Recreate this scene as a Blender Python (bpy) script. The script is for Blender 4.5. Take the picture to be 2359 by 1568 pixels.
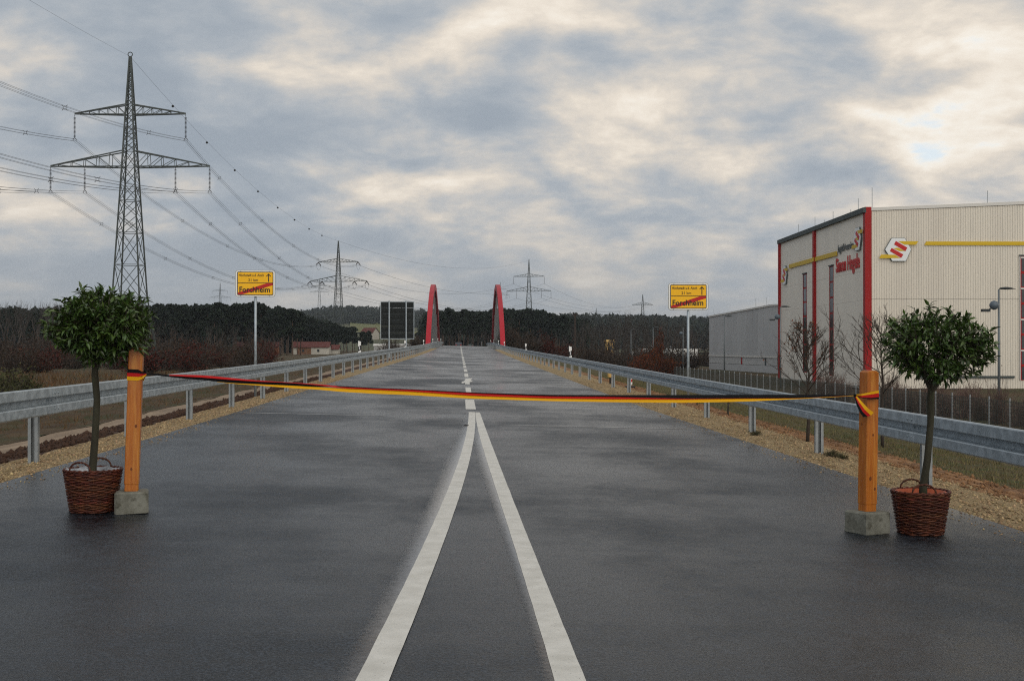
import bpy, math, random
import numpy as np
from mathutils import Vector, Matrix, Euler, Quaternion

for o in list(bpy.data.objects):
    bpy.data.objects.remove(o)
SC = bpy.context.scene
COL = SC.collection
R = math.radians

# ------------------------------------------------------------------ camera
FPX, CX, CY = 2800.0, 1179.0, 784.0            # focal length and centre, in pixels of a 2358 px wide view
CAM = Vector((0, 0, 1.36))
YAW = math.atan(106 / FPX); PITCH = math.atan(13 / FPX)
cam_d = bpy.data.cameras.new('camera')
cam_d.sensor_width = 36.0
cam_d.lens = FPX / 2358.0 * 36.0
cam_d.clip_start = 0.05
cam_d.clip_end = 20000
cam = bpy.data.objects.new('camera', cam_d)
COL.objects.link(cam)
cam.location = CAM
cam.rotation_euler = (math.pi / 2 + PITCH, 0, -YAW)
SC.camera = cam

# ------------------------------------------------------------------ world: cloudy winter sky
SUN_EL, SUN_AZ = R(28), R(172)                 # azimuth clockwise from +Y: behind the camera, a little to the left
W = bpy.data.worlds.new('World'); SC.world = W; W.use_nodes = True
nt = W.node_tree; N = nt.nodes; L = nt.links
N.clear()
def wn(t, **k):
    n = N.new(t)
    for a, b in k.items(): setattr(n, a, b)
    return n
def wmath(op, a, b=None, c=None, clamp=False):
    n = wn('ShaderNodeMath', operation=op); n.use_clamp = clamp
    for i, v in enumerate((a, b, c)):
        if v is None: continue
        if isinstance(v, (int, float)): n.inputs[i].default_value = v
        else: L.new(v, n.inputs[i])
    return n.outputs[0]
def wramp(src, stops, interp='EASE'):
    n = wn('ShaderNodeValToRGB'); n.color_ramp.interpolation = interp
    cr = n.color_ramp
    while len(cr.elements) < len(stops): cr.elements.new(0.5)
    for e, (p, c) in zip(cr.elements, stops):
        e.position = p; e.color = (c[0], c[1], c[2], 1) if not isinstance(c, (int, float)) else (c, c, c, 1)
    L.new(src, n.inputs[0]); return n.outputs[0]
def wmix(f, a, b, mode='MIX'):
    n = wn('ShaderNodeMix', data_type='RGBA', blend_type=mode)
    for i, v in ((0, f), (6, a), (7, b)):
        if isinstance(v, (int, float)): n.inputs[i].default_value = v
        elif isinstance(v, tuple): n.inputs[i].default_value = (*v, 1)
        else: L.new(v, n.inputs[i])
    return n.outputs[2]
tc = wn('ShaderNodeTexCoord')
sep = wn('ShaderNodeSeparateXYZ'); L.new(tc.outputs['Generated'], sep.inputs[0])
zc = wmath('MAXIMUM', sep.outputs[2], 0.0)
den = wmath('ADD', zc, 0.33)
u = wmath('DIVIDE', sep.outputs[0], den); v = wmath('DIVIDE', sep.outputs[1], den)
comb = wn('ShaderNodeCombineXYZ'); L.new(u, comb.inputs[0]); L.new(v, comb.inputs[1])
def wnoise(off, scale, detail, rough, dist=0.0, sx=1.0):
    mp = wn('ShaderNodeMapping'); mp.inputs['Location'].default_value = off; mp.inputs['Scale'].default_value = (sx, 1, 1)
    L.new(comb.outputs[0], mp.inputs[0])
    n = wn('ShaderNodeTexNoise'); n.inputs['Scale'].default_value = scale; n.inputs['Detail'].default_value = detail
    n.inputs['Roughness'].default_value = rough; n.inputs['Distortion'].default_value = dist
    L.new(mp.outputs[0], n.inputs['Vector']); return n.outputs[0]
big = wnoise((13.1, 4.7, 0), 2.0, 2, 0.45, 0.2, 0.95)
mid = wnoise((18.1, 9.4, 0), 4.6, 7, 0.55, 0.25, 0.95)
fine = wnoise((5.9, 21.0, 0), 12.0, 5, 0.6, 0.2, 0.95)
# thickness of the cloud deck: broad masses, billows, wisps; it thins to the right of the road
th = wmath('ADD', wmath('MULTIPLY', big, 0.40), wmath('ADD', wmath('MULTIPLY', mid, 0.48), wmath('MULTIPLY', fine, 0.12)))
th = wmath('SUBTRACT', th, wmath('MULTIPLY', sep.outputs[0], 0.09))
cloud = wramp(th, [(0.365, (1.0, 0.96, 0.88)), (0.41, (0.89, 0.795, 0.675)), (0.447, (0.715, 0.66, 0.59)),
                   (0.485, (0.565, 0.56, 0.55)), (0.53, (0.425, 0.468, 0.515)), (0.60, (0.325, 0.375, 0.435))], 'B_SPLINE')
gapm = wramp(th, [(0.335, 1.0), (0.380, 0.0)])
low = wramp(zc, [(0.0, 1.0), (0.13, 0.0)])
cloud = wmix(wmath('MULTIPLY', low, 0.7), cloud, (0.375, 0.40, 0.425))
sky = wn('ShaderNodeTexSky', sky_type='NISHITA'); sky.sun_disc = False
sky.sun_elevation = SUN_EL; sky.sun_rotation = SUN_AZ; sky.air_density = 1.0; sky.dust_density = 1.5
cl10 = wmix(1.0, cloud, (10.0, 10.0, 10.0), 'MULTIPLY')
skyb = wmix(1.0, sky.outputs[0], (1.55, 1.55, 1.55), 'MULTIPLY')
skyw = wmix(0.75, skyb, (8.6, 9.0, 9.2))
full = wmix(gapm, cl10, skyw)
bg = wn('ShaderNodeBackground'); bg.inputs[1].default_value = 0.1
L.new(full, bg.inputs[0])
wo = wn('ShaderNodeOutputWorld'); L.new(bg.outputs[0], wo.inputs[0])

sun_d = bpy.data.lights.new('sun', 'SUN'); sun_d.energy = 1.5; sun_d.angle = R(80); sun_d.color = (1.0, 0.95, 0.87)
sun = bpy.data.objects.new('sun', sun_d); COL.objects.link(sun)
sdir = Vector((math.sin(SUN_AZ) * math.cos(SUN_EL), math.cos(SUN_AZ) * math.cos(SUN_EL), math.sin(SUN_EL)))
sun.rotation_euler = sdir.to_track_quat('Z', 'Y').to_euler()
sun.location = (0, -20, 30)

SC.view_settings.view_transform = 'Standard'; SC.view_settings.look = 'None'
SC.view_settings.exposure = 0.0; SC.view_settings.gamma = 1.0
SC.view_settings.use_curve_mapping = False
SC.render.engine = 'CYCLES'
SC.cycles.use_denoising = False
SC.cycles.filter_width = 1.15
SC.cycles.max_bounces = 6; SC.cycles.volume_bounces = 0
SC.cycles.transparent_max_bounces = 8

# ------------------------------------------------------------------ pixel -> ray helpers (positions only)
_f = Vector((math.cos(PITCH) * math.sin(YAW), math.cos(PITCH) * math.cos(YAW), math.sin(PITCH)))
_r = Vector((math.cos(YAW), -math.sin(YAW), 0))
_u = _r.cross(_f)
def ray(px, py): return _f + _r * ((px - CX) / FPX) + _u * ((CY - py) / FPX)
def at(px, py, Y):
    d = ray(px, py); return CAM + d * ((Y - CAM.y) / d.y)
def at_z(px, py, z):
    d = ray(px, py); return CAM + d * ((z - CAM.z) / d.z)
def on_plane(px, py, p0, n):
    d = ray(px, py); return CAM + d * ((p0 - CAM).dot(n) / d.dot(n))
_py = np.array([-60, 0, 10, 25, 37, 55, 100, 140, 180, 205, 225, 250, 280, 320, 420, 600, 2000], float)
_pz = np.array([0, 0, 0, .06, .13, .22, .45, .70, 1.10, 1.33, 1.40, 1.36, 1.2, 0.95, .5, -.6, -4], float)
_gy = np.arange(-60, 2000, 2.0); _gz = np.interp(_gy, _py, _pz)
_gz = np.convolve(np.pad(_gz, 8, mode='edge'), np.ones(17) / 17, 'valid')
def zp(y): return np.interp(y, _gy, _gz)
def rz(x, y): return float(zp(y)) - 0.025 * x
def at_road(px, py):
    p = at_z(px, py, 0.0)
    for _ in range(12): p = at_z(px, py, rz(p.x, p.y))
    return p
_gx = np.array([-6000, -200, -60, -16, -12, -8.4, -7.2, -6.1, -5.3, -4.2, 0, 4.4, 5.3, 5.8, 11.2, 13.8, 17, 24, 200, 6000], float)
_gh = np.array([-3, -1.5, -1.3, -1.0, -.62, -.33, -.27, -.10, .0, .06, 0, -.11, -.15, -.19, -.97, -1.0, -1.4, -2.5, -2.8, -4], float)
def G(x, y):
    x = np.asarray(x, float); y = np.asarray(y, float)
    b = np.clip((16 - np.abs(x)) / 9.0, 0, 1); b = b * b * (3 - 2 * b)
    return np.interp(x, _gx, _gh) + zp(y) * b
def ground_at(px, py):
    p = at_z(px, py, -1.0)
    for _ in range(25): p = at_z(px, py, min(float(G(p.x, p.y)), 1.2))
    return p
def lnoise(x, y, s=1.0, seed=0):
    "cheap smooth noise"
    return (np.sin(x * 1.7 * s + seed) * np.cos(y * 1.3 * s - seed * 2) + 0.5 * np.sin(x * 3.9 * s - y * 2.7 * s + seed * 3)
            + 0.35 * np.sin(x * 7.3 * s + y * 6.1 * s + seed)) / 1.85

# ------------------------------------------------------------------ materials
def material(name, col, rough=0.7, metal=0.0, col2=None, nscale=4.0, ndetail=5, lo=0.35, hi=0.65, stretch=(1, 1, 1),
             bump=0.0, bscale=60.0, bdist=0.02, spec=0.28, col3=None, scale3=30.0, lo3=.55, hi3=.75, rvar=0.0, island=0.0, coat=0.0, objrand=0.0):
    m = bpy.data.materials.new(name); m.use_nodes = True
    t = m.node_tree; n = t.nodes; l = t.links; b = n['Principled BSDF']
    b.inputs['Roughness'].default_value = rough; b.inputs['Metallic'].default_value = metal
    b.inputs['Specular IOR Level'].default_value = spec
    b.inputs['Base Color'].default_value = (*col, 1)
    if coat: b.inputs['Coat Weight'].default_value = coat; b.inputs['Coat Roughness'].default_value = 0.25
    tcn = n.new('ShaderNodeTexCoord'); mp = n.new('ShaderNodeMapping'); mp.inputs['Scale'].default_value = stretch
    l.new(tcn.outputs['Object'], mp.inputs[0])
    def noise(s, d=5):
        x = n.new('ShaderNodeTexNoise'); x.inputs['Scale'].default_value = s; x.inputs['Detail'].default_value = d
        x.inputs['Roughness'].default_value = 0.6; l.new(mp.outputs[0], x.inputs['Vector']); return x.outputs[0]
    def rng(src, a, c):
        x = n.new('ShaderNodeMapRange'); x.inputs['From Min'].default_value = a; x.inputs['From Max'].default_value = c
        l.new(src, x.inputs[0]); return x.outputs[0]
    def mix(f, a, c):
        x = n.new('ShaderNodeMix'); x.data_type = 'RGBA'
        for i, v in ((0, f), (6, a), (7, c)):
            if isinstance(v, tuple): x.inputs[i].default_value = (*v, 1)
            elif isinstance(v, (int, float)): x.inputs[i].default_value = v
            else: l.new(v, x.inputs[i])
        return x.outputs[2]
    cur = None
    if col2 is not None:
        nz = noise(nscale, ndetail); cur = mix(rng(nz, lo, hi), tuple(col), tuple(col2))
        if rvar:
            rr = n.new('ShaderNodeMapRange'); rr.inputs['From Min'].default_value = lo; rr.inputs['From Max'].default_value = hi
            rr.inputs['To Min'].default_value = rough - rvar; rr.inputs['To Max'].default_value = rough + rvar
            l.new(nz, rr.inputs[0]); l.new(rr.outputs[0], b.inputs['Roughness'])
    if col3 is not None:
        cur = mix(rng(noise(scale3, 4), lo3, hi3), cur if cur is not None else tuple(col), tuple(col3))
    if island or objrand:
        g = n.new('ShaderNodeNewGeometry'); oi = n.new('ShaderNodeObjectInfo')
        hs = n.new('ShaderNodeHueSaturation')
        src = g.outputs['Random Per Island'] if island else oi.outputs['Random']
        if island and objrand:
            ad = n.new('ShaderNodeMath'); ad.operation = 'ADD'; l.new(g.outputs['Random Per Island'], ad.inputs[0]); l.new(oi.outputs['Random'], ad.inputs[1])
            fr = n.new('ShaderNodeMath'); fr.operation = 'FRACT'; l.new(ad.outputs[0], fr.inputs[0]); src = fr.outputs[0]
        a = max(island, objrand)
        x = n.new('ShaderNodeMapRange'); x.inputs['To Min'].default_value = 1 - a; x.inputs['To Max'].default_value = 1 + a
        l.new(src, x.inputs[0]); l.new(x.outputs[0], hs.inputs['Value'])
        x2 = n.new('ShaderNodeMapRange'); x2.inputs['To Min'].default_value = .5 - .035 * a; x2.inputs['To Max'].default_value = .5 + .03 * a
        ml = n.new('ShaderNodeMath'); ml.operation = 'MULTIPLY'; ml.inputs[1].default_value = 7.31; l.new(src, ml.inputs[0])
        f2 = n.new('ShaderNodeMath'); f2.operation = 'FRACT'; l.new(ml.outputs[0], f2.inputs[0])
        l.new(f2.outputs[0], x2.inputs[0]); l.new(x2.outputs[0], hs.inputs['Hue'])
        if cur is None: hs.inputs['Color'].default_value = (*col, 1)
        else: l.new(cur, hs.inputs['Color'])
        cur = hs.outputs[0]
    if cur is not None: l.new(cur, b.inputs['Base Color'])
    if bump:
        bn = n.new('ShaderNodeBump'); bn.inputs['Strength'].default_value = bump; bn.inputs['Distance'].default_value = bdist
        l.new(noise(bscale, 4), bn.inputs['Height']); l.new(bn.outputs[0], b.inputs['Normal'])
    return m

M = {}
def mk(name, *a, **k): M[name] = material(name, *a, **k)
mk('ground', (.055, .038, .018), .95, col2=(.080, .050, .022), nscale=.35, col3=(.045, .05, .02), scale3=.09, lo3=.45, hi3=.65, bump=.5, bscale=6, bdist=.1)
mk('field', (.10, .12, .035), .95, col2=(.13, .12, .045), nscale=.05)
mk('gravel', (.40, .295, .155), .85, col2=(.20, .142, .074), nscale=34, lo=.4, hi=.62, col3=(.52, .43, .28), scale3=60, lo3=.62, hi3=.7, bump=1.0, bscale=55, bdist=.03)
mk('stone', (.42, .31, .175), .8, col2=(.22, .15, .08), nscale=9, island=.45)
mk('soil', (.052, .025, .016), .95, col2=(.092, .052, .034), nscale=2.2, col3=(.035, .020, .012), scale3=7, bump=1.0, bscale=14, bdist=.08)
mk('soil_field', (.058, .038, .022), .95, col2=(.10, .068, .036), nscale=1.1, col3=(.048, .05, .02), scale3=.7, lo3=.48, hi3=.62, bump=1.0, bscale=12, bdist=.08)
mk('sand_orange', (.30, .16, .075), .95, col2=(.14, .075, .04), nscale=2.6, col3=(.40, .24, .12), scale3=6, bump=.8, bscale=18, bdist=.05)
mk('track', (.30, .225, .155), .9, col2=(.20, .145, .10), nscale=1.5, col3=(.10, .065, .045), scale3=4, lo3=.6, hi3=.72, bump=.7, bscale=18, bdist=.03, stretch=(1, .35, 1))
mk('path', (.34, .29, .22), .9, col2=(.27, .225, .165), nscale=1.1, bump=.3, bscale=70, bdist=.008, stretch=(1, .5, 1))
mk('grass_bank', (.085, .075, .028), .95, col2=(.10, .06, .03), nscale=1.2, col3=(.05, .065, .018), scale3=2.6, lo3=.45, hi3=.62, bump=1.0, bscale=28, bdist=.05)
mk('blade_green', (.10, .105, .035), .8, col2=(.14, .10, .045), nscale=1.4, island=.5)
mk('blade_dead', (.115, .060, .023), .85, col2=(.080, .045, .019), nscale=.5, col3=(.08, .09, .03), scale3=.3, lo3=.55, hi3=.7, island=.5)
mk('zinc', (.30, .345, .375), .42, .45, col2=(.40, .45, .485), nscale=9, lo=.4, hi=.6, bump=.06, bscale=90, bdist=.002, rvar=.08)
mk('zinc_dark', (.24, .26, .27), .5, .5, col2=(.32, .345, .36), nscale=12)
mk('bolt', (.45, .46, .47), .4, .8)
mk('lattice', (.050, .060, .057), .65, .2, col2=(.075, .085, .082), nscale=.4)
mk('wire', (.075, .078, .085), .6, .3)
mk('insulator', (.035, .022, .018), .35)
mk('marker', (.02, .02, .02), .6)
mk('timber', (.42, .130, .012), .5, col2=(.33, .088, .007), nscale=9, lo=.38, hi=.62, stretch=(5, 5, .42), col3=(.48, .185, .028), scale3=5, lo3=.5, hi3=.66, bump=.12, bscale=14, bdist=.004, coat=.3)
mk('timber_cut', (.30, .115, .025), .7, col2=(.20, .07, .015), nscale=30)
mk('knot', (.15, .042, .010), .5)
mk('concrete', (.13, .128, .105), .9, col2=(.20, .20, .17), nscale=9, lo=.4, hi=.6, col3=(.075, .072, .055), scale3=14, lo3=.54, hi3=.72, bump=.6, bscale=45, bdist=.008)
mk('wicker', (.052, .015, .008), .55, col2=(.095, .027, .012), nscale=22, lo=.4, hi=.6, bump=.3, bscale=90, bdist=.003, island=.45, objrand=.35)
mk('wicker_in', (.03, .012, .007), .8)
mk('terracotta', (.42, .10, .045), .55, col2=(.34, .075, .035), nscale=8)
mk('potsoil', (.035, .024, .016), .95, bump=.8, bscale=60)
mk('foil', (.42, .44, .47), .2, .0, col2=(.12, .12, .13), nscale=16, bump=.6, bscale=30, bdist=.02)
mk('bark', (.028, .025, .016), .85, col2=(.045, .043, .027), nscale=14, stretch=(1, 1, .4), col3=(.06, .075, .03), scale3=8, bump=.8, bscale=50, bdist=.008)
mk('twig', (.045, .038, .028), .85)
mk('leaf', (.033, .068, .013), .36, col2=(.060, .100, .019), nscale=5, island=.45, objrand=.45, spec=.5)
mk('leaf_dry', (.16, .055, .02), .8, col2=(.10, .035, .015), nscale=3, island=.4)
mk('bare', (.050, .042, .036), .95, col2=(.036, .030, .026), nscale=2, objrand=.3)
mk('bare_young', (.050, .038, .030), .85, col2=(.036, .028, .022), nscale=3)
mk('pine', (.008, .014, .009), .9, col2=(.013, .021, .012), nscale=.5, island=.35, objrand=.3, spec=.2)
mk('pine_bark', (.10, .062, .042), .95, col2=(.07, .05, .04), nscale=1.2, objrand=.3)
mk('far_wood', (.013, .020, .016), .95, col2=(.022, .028, .020), nscale=.02, island=.4, spec=.1)
mk('shrub_red', (.070, .018, .013), .9, col2=(.042, .017, .012), nscale=.5, island=.5, objrand=.25, spec=.1)
mk('shrub_orange', (.12, .036, .014), .9, col2=(.075, .026, .012), nscale=.8, island=.5, spec=.1)
mk('shrub_brown', (.040, .028, .020), .9, col2=(.060, .042, .03), nscale=.6, island=.5, objrand=.3, spec=.1)
mk('shrub_green', (.045, .055, .020), .9, col2=(.075, .065, .03), nscale=.8, island=.5, spec=.2)
mk('black', (.006, .006, .007), .85, spec=.15); mk('red', (.42, .008, .008), .7, spec=.2); mk('gold', (.66, .34, .004), .7, spec=.2)
mk('sign_white', (.78, .77, .72), .4); mk('sign_yellow', (.90, .48, .006), .35); mk('sign_black', (.015, .012, .012), .4); mk('sign_red', (.46, .010, .012), .4)
mk('sign_back', (.010, .013, .013), .7, col2=(.013, .016, .016), nscale=3)
mk('white_plastic', (.80, .80, .78), .5); mk('black_plastic', (.015, .015, .016), .5)
mk('reflector', (.55, .56, .58), .2)
mk('arch_red', (.40, .007, .018), .5, col2=(.35, .006, .016), nscale=.25)
mk('hanger', (.20, .21, .21), .5, .5)
mk('deck', (.30, .29, .27), .85, col2=(.24, .235, .22), nscale=.8)
mk('clad', (.70, .65, .56), .5, col2=(.64, .59, .51), nscale=.5, stretch=(1, 1, .08), col3=(.52, .49, .43), scale3=1.7, lo3=.58, hi3=.85)
mk('clad_smooth', (.82, .76, .66), .5, col2=(.76, .70, .61), nscale=.5, stretch=(1, 1, .1), col3=(.66, .62, .55), scale3=1.2, lo3=.58, hi3=.85)
mk('hall_red', (.33, .008, .008), .55, col2=(.28, .007, .007), nscale=.4, spec=.25)
mk('trim_dark', (.05, .065, .065), .6); mk('trim_light', (.62, .60, .56), .5)
mk('hall_yellow', (.62, .41, .012), .5); mk('logo_white', (.74, .76, .76), .4); mk('logo_edge', (.10, .12, .12), .5)
mk('letter_grey', (.10, .11, .11), .5); mk('letter_red', (.48, .012, .010), .5, spec=.3)
mk('glass', (.030, .036, .042), .08, 0, col2=(.05, .055, .06), nscale=.6)
mk('hall_grey', (.46, .46, .455), .5, .1, col2=(.42, .42, .415), nscale=.25, objrand=.08); mk('hall_ribbed', (.42, .42, .415), .5, .1)
mk('joint', (.10, .105, .11), .7)
mk('lamp_pole', (.16, .18, .19), .5, .4); mk('lamp_head', (.025, .03, .032), .45); mk('globe', (.10, .125, .15), .25)
mk('mesh_green', (.040, .046, .042), .7); mk('fence_post', (.24, .255, .26), .5, .3)
mk('roof_red', (.12, .035, .028), .85, col2=(.085, .028, .024), nscale=2); mk('plaster', (.52, .50, .44), .9, col2=(.44, .42, .37), nscale=.8)
mk('plaster_yellow', (.62, .40, .14), .9); mk('plank', (.22, .11, .06), .85, col2=(.14, .07, .04), nscale=3)
mk('shed_brown', (.20, .075, .04), .85); mk('car_paint', (.05, .055, .065), .25); mk('tyre', (.02, .02, .02), .8)
mk('lamp_on', (.8, .8, .75), .3); mk('truck_white', (.66, .66, .64), .5); mk('pole_wood', (.045, .035, .03), .9)
mk('hedge_twig', (.13, .085, .068), .9, col2=(.09, .06, .05), nscale=2, objrand=.3)
mk('wet_joint_gleam', (.13, .135, .14), .3)
mk('hill', (.055, .062, .03), .95, col2=(.075, .075, .035), nscale=.01)

# wet asphalt: grain, damp bands, roughness that follows the water
def asphalt():
    m = bpy.data.materials.new('asphalt'); m.use_nodes = True
    t = m.node_tree; n = t.nodes; l = t.links; b = n['Principled BSDF']
    tcn = n.new('ShaderNodeTexCoord')
    def noise(s, d, sc=(1, 1, 1), loc=(0, 0, 0)):
        mp = n.new('ShaderNodeMapping'); mp.inputs['Scale'].default_value = sc; mp.inputs['Location'].default_value = loc
        l.new(tcn.outputs['Object'], mp.inputs[0])
        x = n.new('ShaderNodeTexNoise'); x.inputs['Scale'].default_value = s; x.inputs['Detail'].default_value = d
        x.inputs['Roughness'].default_value = .62 if d < 8 else .82; l.new(mp.outputs[0], x.inputs['Vector']); return x.outputs[0]
    def rng(src, a, c, o0=0., o1=1.):
        x = n.new('ShaderNodeMapRange'); x.inputs['From Min'].default_value = a; x.inputs['From Max'].default_value = c
        x.inputs['To Min'].default_value = o0; x.inputs['To Max'].default_value = o1
        l.new(src, x.inputs[0]); return x.outputs[0]
    def mth(op, a, c):
        x = n.new('ShaderNodeMath'); x.operation = op
        for i, v in enumerate((a, c)):
            if isinstance(v, (int, float)): x.inputs[i].default_value = v
            else: l.new(v, x.inputs[i])
        return x.outputs[0]
    wet = rng(noise(.55, 5, (.55, .38, 1)), .38, .60)
    streak = rng(noise(1.0, 3, (.16, 2.4, 1), (4, 3, 0)), .45, .75)
    grain = noise(75, 2); grain2 = noise(30, 4); grain3 = noise(9, 9)
    rough = mth('SUBTRACT', rng(wet, 0, 1, .50, .20), mth('MULTIPLY', streak, .06))
    rough = mth('ADD', rough, rng(grain3, .35, .65, -.09, .09)); b.inputs['Specular IOR Level'].default_value = .29; b.inputs['Specular Tint'].default_value = (.82, .92, 1.0, 1)
    l.new(rough, b.inputs['Roughness'])
    mx = n.new('ShaderNodeMix'); mx.data_type = 'RGBA'
    mx.inputs[6].default_value = (.0012, .0016, .0025, 1); mx.inputs[7].default_value = (.040, .050, .066, 1)
    l.new(rng(mth('ADD', mth('MULTIPLY', grain, .5), mth('MULTIPLY', grain3, .5)), .46, .64), mx.inputs[0])
    mx2 = n.new('ShaderNodeMix'); mx2.data_type = 'RGBA'; mx2.blend_type = 'MULTIPLY'; mx2.inputs[0].default_value = 1
    l.new(mx.outputs[2], mx2.inputs[6])
    cc = n.new('ShaderNodeMix'); cc.data_type = 'RGBA'; cc.inputs[6].default_value = (1.35, 1.33, 1.3, 1); cc.inputs[7].default_value = (.55, .58, .64, 1)
    l.new(wet, cc.inputs[0]); l.new(cc.outputs[2], mx2.inputs[7])
    l.new(mx2.outputs[2], b.inputs['Base Color'])
    bp = n.new('ShaderNodeBump'); bp.inputs['Strength'].default_value = .6; bp.inputs['Distance'].default_value = .010
    l.new(mth('ADD', grain, mth('MULTIPLY', grain3, 1.2)), bp.inputs['Height']); l.new(bp.outputs[0], b.inputs['Normal'])
    return m
M['asphalt'] = asphalt()
def water_film():
    m = bpy.data.materials.new('water_film'); m.use_nodes = True
    t = m.node_tree; n = t.nodes; l = t.links; b = n['Principled BSDF']; out = n['Material Output']
    b.inputs['Base Color'].default_value = (.085, .085, .09, 1); b.inputs['Roughness'].default_value = .12  # pale base paints in part of the sky reflection on the water
    b.inputs['IOR'].default_value = 1.33
    a = n.new('ShaderNodeAttribute'); a.attribute_name = 'film'
    tcn = n.new('ShaderNodeTexCoord'); nz = n.new('ShaderNodeTexNoise'); nz.inputs['Scale'].default_value = 26; nz.inputs['Detail'].default_value = 7; nz.inputs['Roughness'].default_value = .75
    l.new(tcn.outputs['Object'], nz.inputs['Vector'])
    ad = n.new('ShaderNodeMath'); ad.operation = 'ADD'; l.new(a.outputs['Fac'], ad.inputs[0]); l.new(nz.outputs[0], ad.inputs[1])
    mr = n.new('ShaderNodeMapRange'); mr.inputs['From Min'].default_value = .62; mr.inputs['From Max'].default_value = 1.40; l.new(ad.outputs[0], mr.inputs[0])
    tr = n.new('ShaderNodeBsdfTransparent'); ms = n.new('ShaderNodeMixShader')
    l.new(mr.outputs[0], ms.inputs[0]); l.new(tr.outputs[0], ms.inputs[1]); l.new(b.outputs[0], ms.inputs[2]); l.new(ms.outputs[0], out.inputs[0])
    return m
M['water_film'] = water_film()
def paint():
    m = material('road_paint', (.62, .61, .57), .55, col2=(.50, .49, .45), nscale=6, col3=(.16, .155, .15), scale3=85, lo3=.64, hi3=.70, bump=.35, bscale=80, bdist=.004)
    return m
M['paint'] = paint()

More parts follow.
